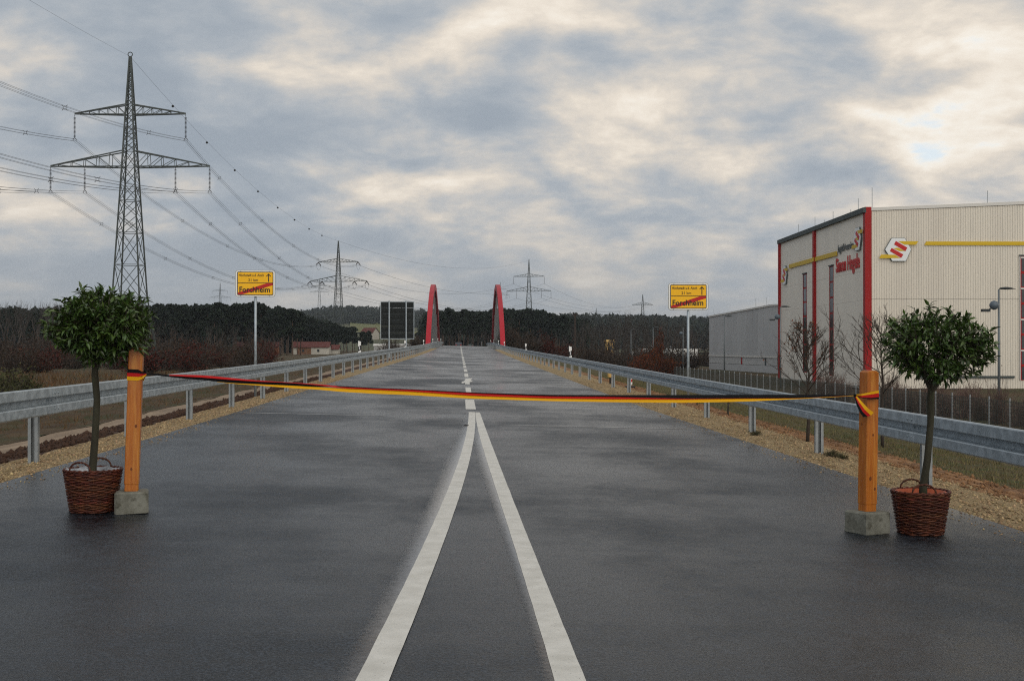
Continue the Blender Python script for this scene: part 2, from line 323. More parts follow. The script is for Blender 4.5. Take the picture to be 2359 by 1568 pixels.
# ------------------------------------------------------------------ mesh helpers
def link(name, data, parent=None, loc=None, rot=None):
    o = bpy.data.objects.new(name, data); COL.objects.link(o)
    if parent is not None: o.parent = parent
    if loc is not None: o.location = loc
    if rot is not None: o.rotation_euler = rot
    return o
def tag(o, label=None, cat=None, group=None, kind=None):
    if label: o['label'] = label
    if cat: o['category'] = cat
    if group: o['group'] = group
    if kind: o['kind'] = kind
    return o
def thing(name, label, cat, loc=(0, 0, 0), rz_=0.0, group=None):
    o = link(name, None, None, loc, (0, 0, rz_)); o.empty_display_size = .2
    return tag(o, label, cat, group)
def copy_tree(o, parent=None):
    c = o.copy(); COL.objects.link(c); c.parent = parent
    for ch in list(o.children): copy_tree(ch, c)
    return c
class MB:
    def __init__(s): s.V = []; s.F = []
    def add(s, V, Fc):
        k = len(s.V); s.V.extend([tuple(p) for p in V]); s.F.extend([tuple(i + k for i in f) for f in Fc]); return s
    def box(s, c, size, rot=None, taper=1.0):
        x, y, z = (a / 2 for a in size)
        V = [Vector((sx * x * (taper if sz > 0 else 1), sy * y * (taper if sz > 0 else 1), sz * z)) for sz in (-1, 1) for sx, sy in ((-1, -1), (1, -1), (1, 1), (-1, 1))]
        if rot is not None:
            Rm = rot if isinstance(rot, Matrix) else Matrix.Rotation(rot, 3, 'Z')
            V = [Rm @ p for p in V]
        c = Vector(c)
        return s.add([p + c for p in V], [(3, 2, 1, 0), (4, 5, 6, 7), (0, 1, 5, 4), (1, 2, 6, 5), (2, 3, 7, 6), (3, 0, 4, 7)])
    def beam(s, p0, p1, w, h=None):
        p0 = Vector(p0); p1 = Vector(p1); h = h or w; d = (p1 - p0)
        if d.length < 1e-6: return s
        d.normalize(); a = Vector((0, 0, 1)) if abs(d.z) < .9 else Vector((1, 0, 0))
        e = d.cross(a).normalized() * (w / 2); g = d.cross(e).normalized() * (h / 2)
        V = [q + i * e + j * g for q in (p0, p1) for i, j in ((-1, -1), (1, -1), (1, 1), (-1, 1))]
        return s.add(V, [(0, 1, 2, 3), (7, 6, 5, 4), (0, 4, 5, 1), (1, 5, 6, 2), (2, 6, 7, 3), (3, 7, 4, 0)])
    def tube(s, pts, rad, n=6, caps=True):
        pts = [Vector(p) for p in pts]
        rad = rad if hasattr(rad, '__len__') else [rad] * len(pts)
        k = len(s.V); prev = None
        for i, p in enumerate(pts):
            d = (pts[min(i + 1, len(pts) - 1)] - pts[max(i - 1, 0)]).normalized()
            if prev is None:
                a = Vector((0, 0, 1)) if abs(d.z) < .9 else Vector((1, 0, 0)); e = d.cross(a).normalized()
            else: e = (prev - d * prev.dot(d)).normalized()
            prev = e; g = d.cross(e)
            for j in range(n):
                t = 2 * math.pi * j / n; s.V.append(tuple(p + (e * math.cos(t) + g * math.sin(t)) * rad[i]))
        for i in range(len(pts) - 1):
            for j in range(n):
                a = k + i * n + j; b = k + i * n + (j + 1) % n
                s.F.append((a, b, b + n, a + n))
        if caps:
            s.F.append(tuple(k + j for j in reversed(range(n)))); s.F.append(tuple(k + (len(pts) - 1) * n + j for j in range(n)))
        return s
    def lathe(s, prof, n=24, c=(0, 0, 0), caps=True):
        k = len(s.V); c = Vector(c)
        for r_, z in prof:
            for j in range(n):
                t = 2 * math.pi * j / n; s.V.append((c.x + r_ * math.cos(t), c.y + r_ * math.sin(t), c.z + z))
        for i in range(len(prof) - 1):
            for j in range(n):
                a = k + i * n + j; b = k + i * n + (j + 1) % n; s.F.append((a, b, b + n, a + n))
        if caps:
            s.F.append(tuple(k + j for j in reversed(range(n)))); s.F.append(tuple(k + (len(prof) - 1) * n + j for j in range(n)))
        return s
    def prism(s, poly, O, ex, ey, depth):
        "polygon (a,b) in the frame O,ex,ey extruded by depth along ex x ey"
        O = Vector(O); ex = Vector(ex); ey = Vector(ey); nz = ex.cross(ey).normalized(); n = len(poly)
        A = [O + ex * a + ey * b for a, b in poly]
        ar = sum(poly[i][0] * poly[(i + 1) % n][1] - poly[(i + 1) % n][0] * poly[i][1] for i in range(n))
        if ar < 0: A.reverse()
        V = A + [p + nz * depth for p in A]
        return s.add(V, [tuple(reversed(range(n))), tuple(range(n, 2 * n))] + [(i, (i + 1) % n, n + (i + 1) % n, n + i) for i in range(n)])
    def mesh(s, name, mat, smooth=False):
        me = bpy.data.meshes.new(name); me.from_pydata(s.V, [], s.F); me.update()
        if mat: me.materials.append(M[mat])
        if smooth: me.polygons.foreach_set('use_smooth', [True] * len(me.polygons))
        return me
    def build(s, name, mat, parent=None, loc=None, rot=None, smooth=False):
        return link(name, s.mesh(name, mat, smooth), parent, loc, rot)
def np_mesh(name, V, Fq, mat, smooth=False):
    me = bpy.data.meshes.new(name); V = np.asarray(V, np.float32); Fq = np.asarray(Fq, np.int32); k = Fq.shape[1]
    me.vertices.add(len(V)); me.vertices.foreach_set('co', V.ravel())
    me.loops.add(Fq.size); me.loops.foreach_set('vertex_index', Fq.ravel())
    me.polygons.add(len(Fq)); me.polygons.foreach_set('loop_start', np.arange(0, Fq.size, k, dtype=np.int32))
    me.polygons.foreach_set('loop_total', np.full(len(Fq), k, np.int32))
    if smooth: me.polygons.foreach_set('use_smooth', np.ones(len(Fq), bool))
    me.update(calc_edges=True); me.validate()
    if mat: me.materials.append(M[mat])
    return me
def grid_mesh(name, X, Y, Z, mat, smooth=True):
    "X,Y,Z as 2-D arrays"
    ny, nx = X.shape; V = np.stack([X, Y, Z], -1).reshape(-1, 3)
    i = np.arange(ny - 1)[:, None] * nx + np.arange(nx - 1)[None]
    Fq = np.stack([i, i + 1, i + nx + 1, i + nx], -1).reshape(-1, 4)
    return np_mesh(name, V, Fq, mat, smooth)
def ysteps(y0, y1, d0, growth=1.03, dmax=1e9):
    ys = [y0]; d = d0
    while ys[-1] < y1: ys.append(ys[-1] + d); d = min(d * growth, dmax)
    return np.array(ys)
rng = np.random.default_rng(7); random.seed(11)

# ------------------------------------------------------------------ ground and strips along the road
gx = np.concatenate([-np.geomspace(6000, 20, 26), np.arange(-18, 26.1, 1.0), np.geomspace(28, 6000, 26)])
gyv = np.concatenate([np.arange(-40, 80, 2.0), np.arange(80, 320, 5.0), np.geomspace(320, 7000, 24)])
GX, GY = np.meshgrid(gx, gyv)
GZ = G(GX, GY) + np.where(np.abs(GX) < 18, -.10, 0) + np.where(np.abs(GX) > 25, lnoise(GX, GY, .03, 1) * .25, 0)
GZ = GZ - np.where((np.abs(GX) < 7) & (GY > 168) & (GY < 275), 5.0, 0)
tag(link('ground', grid_mesh('ground', GX, GY, GZ, 'ground')), kind='structure')

EL = lambda y: np.interp(y, [-30, 12, 37, 80, 300], [-4.25, -4.2, -4.15, -3.95, -3.9])
ER = lambda y: np.interp(y, [-30, 9, 29, 60, 300], [4.7, 4.38, 3.98, 3.92, 3.9])
def strip(name, mat, xl, xr, nx, ys, zf, jit=0.0, bumps=0.0, bs=1.0, seed=0, lift=0.0):
    ys = np.asarray(ys); a = xl(ys) if callable(xl) else np.full(len(ys), xl); b = xr(ys) if callable(xr) else np.full(len(ys), xr)
    if jit:
        a = a + lnoise(ys * .9, ys * .4, 1, seed) * jit; b = b + lnoise(ys * .8, ys * .5, 1, seed + 4) * jit
    t = np.linspace(0, 1, nx)[None]
    X = a[:, None] * (1 - t) + b[:, None] * t; Y = np.repeat(ys[:, None], nx, 1)
    Z = zf(X, Y) + lift
    if bumps:
        w = np.sin(np.pi * np.clip(t, 0, 1)) ** .5
        Z = Z + w * bumps * (lnoise(X * 2.1, Y * 2.1, bs, seed) + .6 * lnoise(X * 5.3, Y * 4.9, bs, seed + 2) + .5 * rng.standard_normal(X.shape))
    me = grid_mesh(name, X, Y, Z, mat)
    return link(name, me)
road_z = lambda X, Y: zp(Y) - .025 * X
ys_r = np.concatenate([np.arange(-25, 340, 2.5), np.arange(340, 900, 10)])
tag(strip('road', 'asphalt', EL, ER, 9, ys_r, road_z), kind='structure')
ys_n = ysteps(-8, 170, .16, 1.012, 1.5)
def vz(X, Y):                                  # verge: leaves the carriageway edge 2 cm lower, then follows the bank
    e = np.where(X < 0, EL(Y), ER(Y)); t = np.clip(np.abs(X - e) / .5, 0, 1)
    return (road_z(e, Y) - .025) * (1 - t) + G(X, Y) * t
tag(strip('gravel_verge', 'gravel', lambda y: np.full_like(y, -5.25), lambda y: EL(y) + .02, 14, ys_n, vz, .05, .006, 3, 1), kind='structure')
tag(strip('gravel_verge', 'gravel', lambda y: ER(y) - .02, lambda y: np.full_like(y, 5.38), 14, ys_n, vz, .05, .006, 3, 2), kind='structure')
tag(strip('soil_bank', 'soil', -6.25, -5.15, 20, ys_n, G, .12, .022, 1.6, 3, -.004), kind='structure')
tag(strip('dirt_track', 'track', -7.55, -6.15, 12, ys_n, G, .12, .010, 1.0, 4, -.006), kind='structure')
tag(strip('soil_field', 'soil_field', -14.5, -7.45, 40, ys_n, G, .2, .075, .9, 5, 0), kind='structure')
tag(strip('sand_edge', 'sand_orange', 5.26, 5.92, 14, ys_n, G, .14, .026, 2.2, 6, .0), kind='structure')
tag(strip('grass_bank', 'grass_bank', 5.82, 11.3, 30, ys_n, G, .12, .02, 1.0, 7, -.004), kind='structure')
tag(strip('cycle_path', 'path', 11.2, 13.8, 6, ys_n, G, .02, 0, 1, 8, .02), kind='structure')
tag(strip('grass_slope', 'grass_bank', 13.7, 25.0, 24, ys_n, G, .1, .04, .6, 9, 0), kind='structure')

# loose stones on both verges (nobody could count them)
def stones(name, n, xl, xr, y0, y1, zf, s0, s1, mat, lift=0):
    base = np.array([(1, 0, 0), (-1, 0, 0), (0, 1, 0), (0, -1, 0), (0, 0, .7), (0, 0, -.7)], float)
    fc = np.array([(0, 2, 4), (2, 1, 4), (1, 3, 4), (3, 0, 4), (2, 0, 5), (1, 2, 5), (3, 1, 5), (0, 3, 5)])
    y = y0 + (y1 - y0) * rng.random(n) ** 1.7; t = rng.random(n)
    x = (xl(y) if callable(xl) else xl) * (1 - t) + (xr(y) if callable(xr) else xr) * t
    s = s0 + (s1 - s0) * rng.random(n) ** 3; z = zf(x, y) + s * .25 + lift
    a = rng.random(n) * 6.28; V = base[None] * (s[:, None] * (.7 + .6 * rng.random((n, 3))))[:, None, :] * (1 + .25 * rng.standard_normal((n, 6, 1)))
    c, q = np.cos(a)[:, None], np.sin(a)[:, None]
    V = np.stack([V[..., 0] * c - V[..., 1] * q, V[..., 0] * q + V[..., 1] * c, V[..., 2]], -1) + np.stack([x, y, z], -1)[:, None]
    Fq = (fc[None] + (np.arange(n) * 6)[:, None, None]).reshape(-1, 3)
    return link(name, np_mesh(name, V.reshape(-1, 3), Fq, mat))
tag(stones('gravel_stones', 15000, -5.2, lambda y: EL(y) - .02, 7, 46, vz, .007, .022, 'stone'), 'loose tan gravel on the verge beside the muddy bank', 'gravel', kind='stuff')
tag(stones('gravel_stones', 15000, lambda y: ER(y) + .02, 5.35, 7, 46, vz, .007, .022, 'stone'), 'loose tan gravel on the verge beside the grass bank', 'gravel', kind='stuff')
tag(stones('stray_stones', 900, lambda y: EL(y) + .001, lambda y: EL(y) + .3, 7, 40, road_z, .005, .014, 'stone'), 'stray gravel strewn on the asphalt edge by the muddy side', 'gravel', kind='stuff')
tag(stones('stray_stones', 900, lambda y: ER(y) - .3, lambda y: ER(y) - .001, 7, 40, road_z, .005, .014, 'stone'), 'stray gravel strewn on the asphalt edge by the grass bank', 'gravel', kind='stuff')
tag(stones('soil_clods', 5000, -6.2, -5.25, 9, 50, G, .012, .06, 'soil'), 'brown clods of soil along the muddy bank', 'soil', kind='stuff')
tag(stones('sand_clods', 9000, 5.22, 5.98, 7, 50, G, .006, .032, 'sand_orange'), 'orange sandy clods along the edge of the grass bank', 'soil', kind='stuff')

def blades(name, n, x0, x1, y0, y1, h0, h1, w, mat, pw=1.5, clump=0.0, rev=False):
    y = y0 + (y1 - y0) * rng.random(n) ** pw; x = x0 + (x1 - x0) * rng.random(n)
    if clump:
        keep = lnoise(x, y, .55, 3) + .6 * rng.standard_normal(n) > clump; x = x[keep]; y = y[keep]; n = len(x)
    h = h0 + (h1 - h0) * rng.random(n); a = rng.random(n) * 6.28; lean = .5 * rng.standard_normal((n, 2)) * h[:, None]
    z = G(x, y) - .02
    dx, dy = np.cos(a) * w, np.sin(a) * w
    V = np.stack([np.stack([x - dx, y - dy, z], -1), np.stack([x + dx, y + dy, z], -1), np.stack([x + lean[:, 0], y + lean[:, 1], z + h], -1)], 1)
    return link(name, np_mesh(name, V.reshape(-1, 3), np.arange(3 * n).reshape(-1, 3), mat))
tag(blades('short_grass', 70000, 5.85, 11.1, 8, 60, .02, .09, .006, 'blade_green', 1.6, -.5), 'short olive and brown grass on the bank between gravel and path', 'grass', kind='stuff')
tag(blades('short_grass', 24000, 13.8, 24.5, 14, 90, .05, .22, .014, 'blade_green', 1.5, -.3), 'rough grass on the slope beyond the cycle path', 'grass', kind='stuff')
tag(blades('dead_grass', 20000, -14, -7.6, 12, 80, .03, .18, .009, 'blade_dead', 1.4, .3), 'sparse dry grass on the dark soil behind the dirt track', 'grass', kind='stuff')
tag(blades('dead_grass', 70000, -75, -12.5, 18, 115, .12, .55, .022, 'blade_dead', 1.5, -.35), 'tawny dead grass on the field behind the dirt track', 'grass', kind='stuff')

# ------------------------------------------------------------------ road markings
def band(name, left, right, mat, parent, lift, sub=6, film=None):
    def dens(pts):
        w = [at_road(*p) for p in pts]; w.sort(key=lambda p: p.y)
        return np.array([p.x for p in w]), np.array([p.y for p in w])
    lx, ly = dens(left); rx, ry = dens(right)
    ys = np.linspace(max(ly.min(), ry.min()), min(ly.max(), ry.max()), 90)
    a = np.interp(ys, ly, lx); b = np.interp(ys, ry, rx)
    a = np.polyval(np.polyfit(ly, lx, 3), ys); b = np.polyval(np.polyfit(ry, rx, 3), ys)
    t = np.linspace(0, 1, 5)[None]; X = a[:, None] * (1 - t) + b[:, None] * t; Y = np.repeat(ys[:, None], 5, 1)
    X = X + rng.standard_normal(X.shape) * .0007 * (np.abs(t - .5) > .45)
    me = grid_mesh(name, X, Y, road_z(X, Y) + lift, mat)
    return link(name, me, parent), ys, a, b
EDGE_LL = [(793, 1620), (820, 1567.6), (871.7, 1469), (938, 1322.7), (991.3, 1219.7), (1027.9, 1136.6), (1043, 1100), (1052.6, 1072), (1061.3, 1047.8), (1069.2, 1016.3), (1075.3, 988.3), (1077.6, 972), (1079.5, 949)]
EDGE_LR = [(876, 1620), (896.6, 1567.6), (934.8, 1469), (988, 1336), (1027.9, 1226), (1060.4, 1136.6), (1073.0, 1096.8), (1082.3, 1058), (1089.3, 1019.8), (1093.4, 988), (1094.4, 972), (1094.4, 949)]
EDGE_RL = [(1293, 1620), (1277.8, 1567.6), (1250.5, 1472), (1215.6, 1362.6), (1175.8, 1239.6), (1145.3, 1136.6), (1136.2, 1109), (1126, 1075.8), (1115.6, 1040.8), (1106, 1011), (1097.6, 979), (1095.4, 949)]
EDGE_RR = [(1370, 1620), (1347, 1567.6), (1303.7, 1455.6), (1263.8, 1352.6), (1224, 1259.6), (1175.5, 1136.6), (1159.3, 1095), (1145.3, 1060), (1134.8, 1028.5), (1124.3, 1002.3), (1115.6, 981.3), (1109.5, 962), (1105, 950)]
mark = thing('lane_line', 'pair of white lines that part from a point towards the viewer', 'road marking')
ol, ysl, la, lb = band('line_branch', EDGE_LL, EDGE_LR, 'paint', mark, .005)
orr, ysr, ra, rb = band('line_branch', EDGE_RL, EDGE_RR, 'paint', mark, .0052)
def film(name, ys, edge, side, wn_, wf):
    "thin sheet of water that the raised paint dams up on its uphill side"
    wd = np.interp(ys, [4, 7, 14, 22], [wn_, wn_, wf, .12]); t = np.linspace(0, 1, 9)[None]
    X = edge[:, None] + .004 * -side + side * wd[:, None] * t; Y = np.repeat(ys[:, None], 9, 1)
    me = grid_mesh(name, X, Y, road_z(X, Y) + .003, 'water_film')
    at_ = me.attributes.new('film', 'FLOAT', 'POINT')
    fade = np.interp(ys, [4, 6, 8, 17, 24], [.55, .8, 1, .95, .2])[:, None]
    at_.data.foreach_set('value', ((1 - t) ** .8 * fade).astype(np.float32).ravel())
    o = link(name, me, mark); return o
film('water_film', ysl, la, -1, .11, .18)
film('water_film', ysr, ra, -1, .06, .13)
cl = lambda y: np.interp(y, [20, 25, 53, 95, 210, 400], [.10, .10, 0, -.24, -.9, -1.4])
dash_y = [(24.9, 29.0)] + [(31.5 + 7.5 * i, 36.5 + 7.5 * i) for i in range(26)]
for i, (y0, y1) in enumerate(dash_y):
    ys = np.linspace(y0, y1, 7); c = cl(ys); w = .076 if i else .105
    t = np.array([-1, 0, 1.])[None]; X = c[:, None] + t * w; Y = np.repeat(ys[:, None], 3, 1)
    o = link('centre_dash', grid_mesh('centre_dash', X, Y, road_z(X, Y) + .005, 'paint'))
    tag(o, 'white dash of the broken centre line leading to the bridge', 'road marking', 'dashes of the centre line')
# arrow-like patch painted across the centre line
m = MB()
pts = [at_road(*p) for p in ((1063, 883), (1090, 879), (1084, 876), (1088, 871), (1072, 872), (1073, 876), (1063, 880))]
m.add([(p.x, p.y, rz(p.x, p.y) + .0065) for p in pts], [tuple(range(len(pts)))])
tag(m.build('painted_patch', 'paint'), 'irregular white painted patch across the broken centre line', 'road marking')
# transverse construction joints, slightly proud; their pale colour imitates sky reflected in the water
for k, (yy, x0, x1) in enumerate(((20.5, .6, 3.98), (27.0, .5, 3.85), (22.2, -4.1, -1.5), (34.5, .4, 3.7), (41.0, .4, 3.6))):
    xs = np.linspace(x0, x1, 40); X = np.repeat(xs[None], 3, 0); Y = yy + np.array([-.11, 0, .11])[:, None] * (.6 + .4 * lnoise(X * 2, X, 1, k + 5)) + .04 * lnoise(X * 3, X, 1, k)
    tag(link('road_joint', grid_mesh('road_joint', X, Y, road_z(X, Y) + np.array([.003, .006, .003])[:, None], 'wet_joint_gleam')), kind='structure')
# drain cap beside the fork
p = at_road(1074, 980)
mm = MB().lathe([(.045, 0), (.045, .008), (.03, .012)], 14)
tag(mm.build('road_stud', 'black', None, (p.x, p.y, rz(p.x, p.y) + .001)), 'small black cap on the asphalt beside the fork of the lines', 'road stud')

# ------------------------------------------------------------------ guardrails
PROF = [(.052, .310), (.070, .3085), (.080, .298), (.083, .206), (.070, .196), (.012, .190), (.008, .134), (.014, .126), (.078, .115), (.086, .106), (.086, .022), (.078, .008), (.055, .004)]
SPAN = 3.85
def beam_mesh():
    m = MB(); n = len(PROF)
    st = [(0, .004), (.22, .004), (.2201, 0), (SPAN, 0)]
    for yv, off in st:
        for d, z in PROF: m.V.append((d + off, yv, z))
        for d, z in PROF: m.V.append((d + off - .005, yv, z))
    for i in range(len(st) - 1):
        for j in range(n - 1):
            a = i * 2 * n + j; m.F.append((a, a + 1, a + 2 * n + 1, a + 2 * n)); b = a + n; m.F.append((b + 2 * n, b + 2 * n + 1, b + 1, b))
        for j in (0, n - 1):
            a = i * 2 * n + j; m.F.append((a, a + 2 * n, a + 3 * n, a + n))
    for base in (0, (len(st) - 1) * 2 * n):
        for j in range(n - 1): m.F.append((base + j, base + j + n, base + j + n + 1, base + j + 1))
    for yv in (.06, .17):
        for z in (.245, .068):
            m.tube([(.083, yv, z), (.098, yv, z)], .011, 8)
        m.tube([(.010, yv, .155), (.024, yv, .155)], .013, 8)
    for z in (.245,): m.tube([(.08, 1.8, z), (.088, 1.8, z)], .010, 6)
    return m.mesh('rail_beam', 'zinc')
def post_mesh():
    m = MB(); h = .80
    o = [(-.055, .03), (-.055, -.03), (-.02, -.03), (-.02, -.022), (-.047, -.022), (-.047, .022), (.047, .022), (.047, -.022), (.02, -.022), (.02, -.03), (.055, -.03), (.055, .03)]
    m.prism(o, (0, 0, -.25), (1, 0, 0), (0, 1, 0), h + .15)
    m.box((.06, 0, .62), (.05, .10, .12))
    return m.mesh('rail_post', 'zinc_dark')
BEAM, POST = beam_mesh(), post_mesh()
def guardrail(x, side, y0, n, label):
    root = thing('guardrail', label, 'guardrail', (x, y0, 0))
    for i in range(n):
        y = y0 + i * SPAN; y2 = y + SPAN
        xa = x + float(np.interp(y, [150, 260], [0, -.2])); xb = x + float(np.interp(y2, [150, 260], [0, -.2]))
        z = rz(x - side * .25, y) + .45; z2 = rz(x - side * .25, y2) + .45
        ps = link('rail_post', POST, root); gz = float(vz(np.array(x + side * .13), np.array(y)))
        ps.location = (xa + side * .13 - x, y - y0, z + .31 - .80 + .03)
        ps.scale = (1 if side < 0 else -1, 1, 1)
        b = link('rail_beam', BEAM, root)
        d = Vector((xb - xa, SPAN, z2 - z)); ex = Vector((-side, 0, 0))
        ey = d.normalized(); ez = Vector((0, 0, 1))
        # local x towards the road; mirror for the right-hand rail by turning it round and running it backwards
        if side < 0:
            b.location = (xa - x, y - y0, z); b.rotation_euler = (math.atan2(z2 - z, SPAN), 0, -math.atan2(xb - xa, SPAN))
        else:
            b.location = (xb - x, y2 - y0, z2); b.rotation_euler = (-math.atan2(z2 - z, SPAN) * -1 * -1, 0, math.pi - math.atan2(xb - xa, SPAN))
    return root
guardrail(-4.72, -1, 13.85 - 3 * SPAN, 67, 'galvanised guardrail along the muddy bank with the pylons behind')
guardrail(4.66, 1, 12.5 - 3 * SPAN, 68, 'galvanised guardrail along the grass bank in front of the warehouse')

# delineators standing behind the rails
def delineator_parts():
    m = MB(); poly = [(-.06, 0), (.06, 0), (.06, .93), (-.06, 1.0)]
    m.prism([(-.06, .26), (.06, .26), (.06, .62), (-.06, .56)], (0, -.03, 0), (1, 0, 0), (0, 0, 1), -.06)
    a = m.mesh('lower_post', 'white_plastic')
    b = MB().prism([(-.061, .56), (.061, .62), (.061, .84), (-.061, .78)], (0, -.031, 0), (1, 0, 0), (0, 0, 1), -.062).mesh('black_band', 'black_plastic')
    c = MB().prism([(-.06, .78), (.06, .84), (.06, 1.0), (-.06, 1.04)], (0, -.03, 0), (1, 0, 0), (0, 0, 1), -.06).mesh('head', 'white_plastic')
    d = MB().prism([(-.022, .64), (.022, .64), (.022, .78), (-.022, .78)], (0, -.034, 0), (1, 0, 0), (0, 0, 1), .004).mesh('reflector', 'reflector')
    return [('lower_post', a), ('black_band', b), ('head', c), ('reflector', d)]
DEL = delineator_parts()
def delineator(x, y, z0, label, group=None):
    t = thing('delineator', label, 'delineator', (x, y, z0), 0, group)
    for nme, me in DEL: link(nme, me, t)
for s, x in ((-1, -4.79), (1, 4.73)):
    for i, y in enumerate((55, 96, 138, 176, 208, 232)):
        if s > 0 and y == 138: y = 150
        z0 = rz(x, y) + .22
        if i == 0: lab = 'white delineator post behind the guardrail between town sign and blank sign back' if s < 0 else 'white delineator post behind the guardrail in front of the wooden mast'
        else: lab = 'small white delineator along the guardrail of the muddy bank, near the bridge' if s < 0 else 'small white delineator along the guardrail of the grass bank, near the bridge'
        delineator(x, y, z0, lab, None if i == 0 else ('delineators near the bridge, muddy side' if s < 0 else 'delineators near the bridge, grass side'))

# ------------------------------------------------------------------ text
def text_mesh(body, size, depth, mat, bold=0.0, width=None, xs=1.0, align='LEFT', space=1.0, shear=0.0):
    cu = bpy.data.curves.new('lettering', 'FONT'); cu.body = body; cu.size = size; cu.extrude = depth / 2; cu.offset = bold
    cu.align_x = align; cu.space_character = space; cu.shear = shear; cu.resolution_u = 3
    ob = bpy.data.objects.new('lettering', cu); COL.objects.link(ob)
    dg = bpy.context.evaluated_depsgraph_get(); me = bpy.data.meshes.new_from_object(ob.evaluated_get(dg))
    bpy.data.objects.remove(ob)
    n = len(me.vertices); co = np.empty(n * 3, np.float32); me.vertices.foreach_get('co', co); co = co.reshape(-1, 3)
    co[:, 0] *= xs
    if width:
        w = co[:, 0].max() - co[:, 0].min(); co[:, 0] *= width / w
    if align == 'LEFT': co[:, 0] -= co[:, 0].min()
    me.vertices.foreach_set('co', co.ravel()); me.update(); me.materials.clear(); me.materials.append(M[mat]); me.name = 'lettering'
    return me
# ------------------------------------------------------------------ town exit signs
def rrect(w, h, r, n=5):
    P = []
    for cx, cy, a0 in ((w / 2 - r, h / 2 - r, 0), (-w / 2 + r, h / 2 - r, 90), (-w / 2 + r, -h / 2 + r, 180), (w / 2 - r, -h / 2 + r, 270)):
        for i in range(n + 1):
            a = R(a0 + 90 * i / n); P.append((cx + r * math.cos(a), cy + r * math.sin(a)))
    return P
def town_sign(loc, zc_, w, label, yawd):
    h = w * .675
    t = thing('town_sign', label, 'road sign', loc, R(yawd)); hz = zc_ - loc[2]
    MB().tube([(0, .04, -.3), (0, .04, hz + h * .45)], .032, 12).build('post', 'zinc', t, smooth=True)
    bd = MB().prism(rrect(w, h, .07), (0, -.012, hz), (1, 0, 0), (0, 0, 1), -.022).build('board', 'sign_back', t)
    MB().prism(rrect(w - .012, h - .012, .065), (0, -.012, hz), (1, 0, 0), (0, 0, 1), .003).build('white_border', 'sign_white', bd)
    MB().prism(rrect(w * .905, h * .885, .03), (0, -.0155, hz), (1, 0, 0), (0, 0, 1), .003).build('black_frame', 'sign_black', bd)
    iw, ih = w * .872, h * .835; yl = h * .02
    MB().prism(rrect(iw, ih, .022), (0, -.019, hz), (1, 0, 0), (0, 0, 1), .003).build('yellow_panel', 'sign_yellow', bd)
    MB().prism([(-iw / 2, yl - .006), (iw / 2, yl - .006), (iw / 2, yl + .008), (-iw / 2, yl + .008)], (0, -.0225, hz), (1, 0, 0), (0, 0, 1), .002).build('divider', 'sign_black', bd)
    MB().prism([(-iw / 2, -ih / 2 + .004), (-iw / 2 + iw * .14, -ih / 2 + .004), (iw / 2, yl - ih * .10), (iw / 2, yl - .004), (iw / 2 - iw * .16, yl - .004), (-iw / 2, -ih / 2 + ih * .085)],
               (0, -.0228, hz), (1, 0, 0), (0, 0, 1), .002).build('red_bar', 'sign_red', bd)
    rx = (math.pi / 2, 0, 0)
    for me, x, z, dd in ((TXT[0], -iw * .47, h * .265, .0232), (TXT[1], -iw * .20, h * .085, .0232), (TXT[2], -iw * .455, -h * .33, .0262)):
        o = link('lettering', me, bd, (x, -dd, hz + z), rx)
    m = MB(); ax, az = iw * .385, h * .235
    m.prism([(-.011, -.115), (.011, -.115), (.011, .06), (-.011, .06)], (ax, -.0225, hz + az), (1, 0, 0), (0, 0, 1), .002)
    m.prism([(0, .095), (.062, .028), (.045, .016), (0, .064), (-.045, .016), (-.062, .028)], (ax, -.0228, hz + az), (1, 0, 0), (0, 0, 1), .002)
    m.build('arrow', 'sign_black', bd)
    for sx in (-1, 1):
        for sz in (-1, 1):
            MB().tube([(sx * w * .365, -.024, hz + sz * h * .462), (sx * w * .365, -.030, hz + sz * h * .462)], .012, 8).build('screw', 'zinc', bd)
SW = .98
TXT = [text_mesh('Höchstadt a.d. Aisch', .092, .002, 'sign_black', .0015, SW * .872 * .72),
       text_mesh('21 km', .088, .002, 'sign_black', .0012, SW * .872 * .28),
       text_mesh('Forchheim', .195, .002, 'sign_black', .004, SW * .872 * .88)]
p = at(588, 653, 30.6); g = (p.x, p.y, float(G(p.x, p.y)))
town_sign(g, p.z, SW, 'yellow town exit sign on a grey post by the muddy bank', 3)
p = at(1585, 683, 29.6); g = (p.x, p.y, float(G(p.x, p.y)))
town_sign(g, p.z, SW, 'yellow town exit sign on a grey post by the grass bank and warehouse', -3)

# back of a large direction sign
YB = 114
c = at(915, 737.5, YB); wq = (953 - 877) / FPX * YB; hq = (780 - 695) / FPX * YB; gz = float(G(c.x, c.y))
t = thing('sign_back', 'large blank dark back of a direction sign on two posts', 'road sign', (c.x, c.y, gz)); hz = c.z - gz
pn = MB()
for i in range(6):
    z0 = -hq / 2 + i * hq / 6
    MB().box((0, 0, hz + z0 + hq / 12), (wq - .06, .04, hq / 6 - .02)).build('back_panel', 'sign_back', t)
    MB().box((0, -.04, hz + z0 + hq / 12), (wq - .08, .05, .05)).build('stiffener', 'sign_back', t)
m = MB()
for sx in (-1, 1): m.box((sx * wq / 2, 0, hz), (.05, .07, hq + .05))
for sz in (-1, 1): m.box((0, 0, hz + sz * hq / 2), (wq - .05, .07, .05))
m.build('edge_frame', 'zinc', t)
for px in (896.5, 935.5):
    x = at(px, 740, YB).x - c.x
    MB().tube([(x, -.13, -.3), (x, -.13, hz + hq / 2 + .08)], .075, 10).build('post', 'zinc', t)

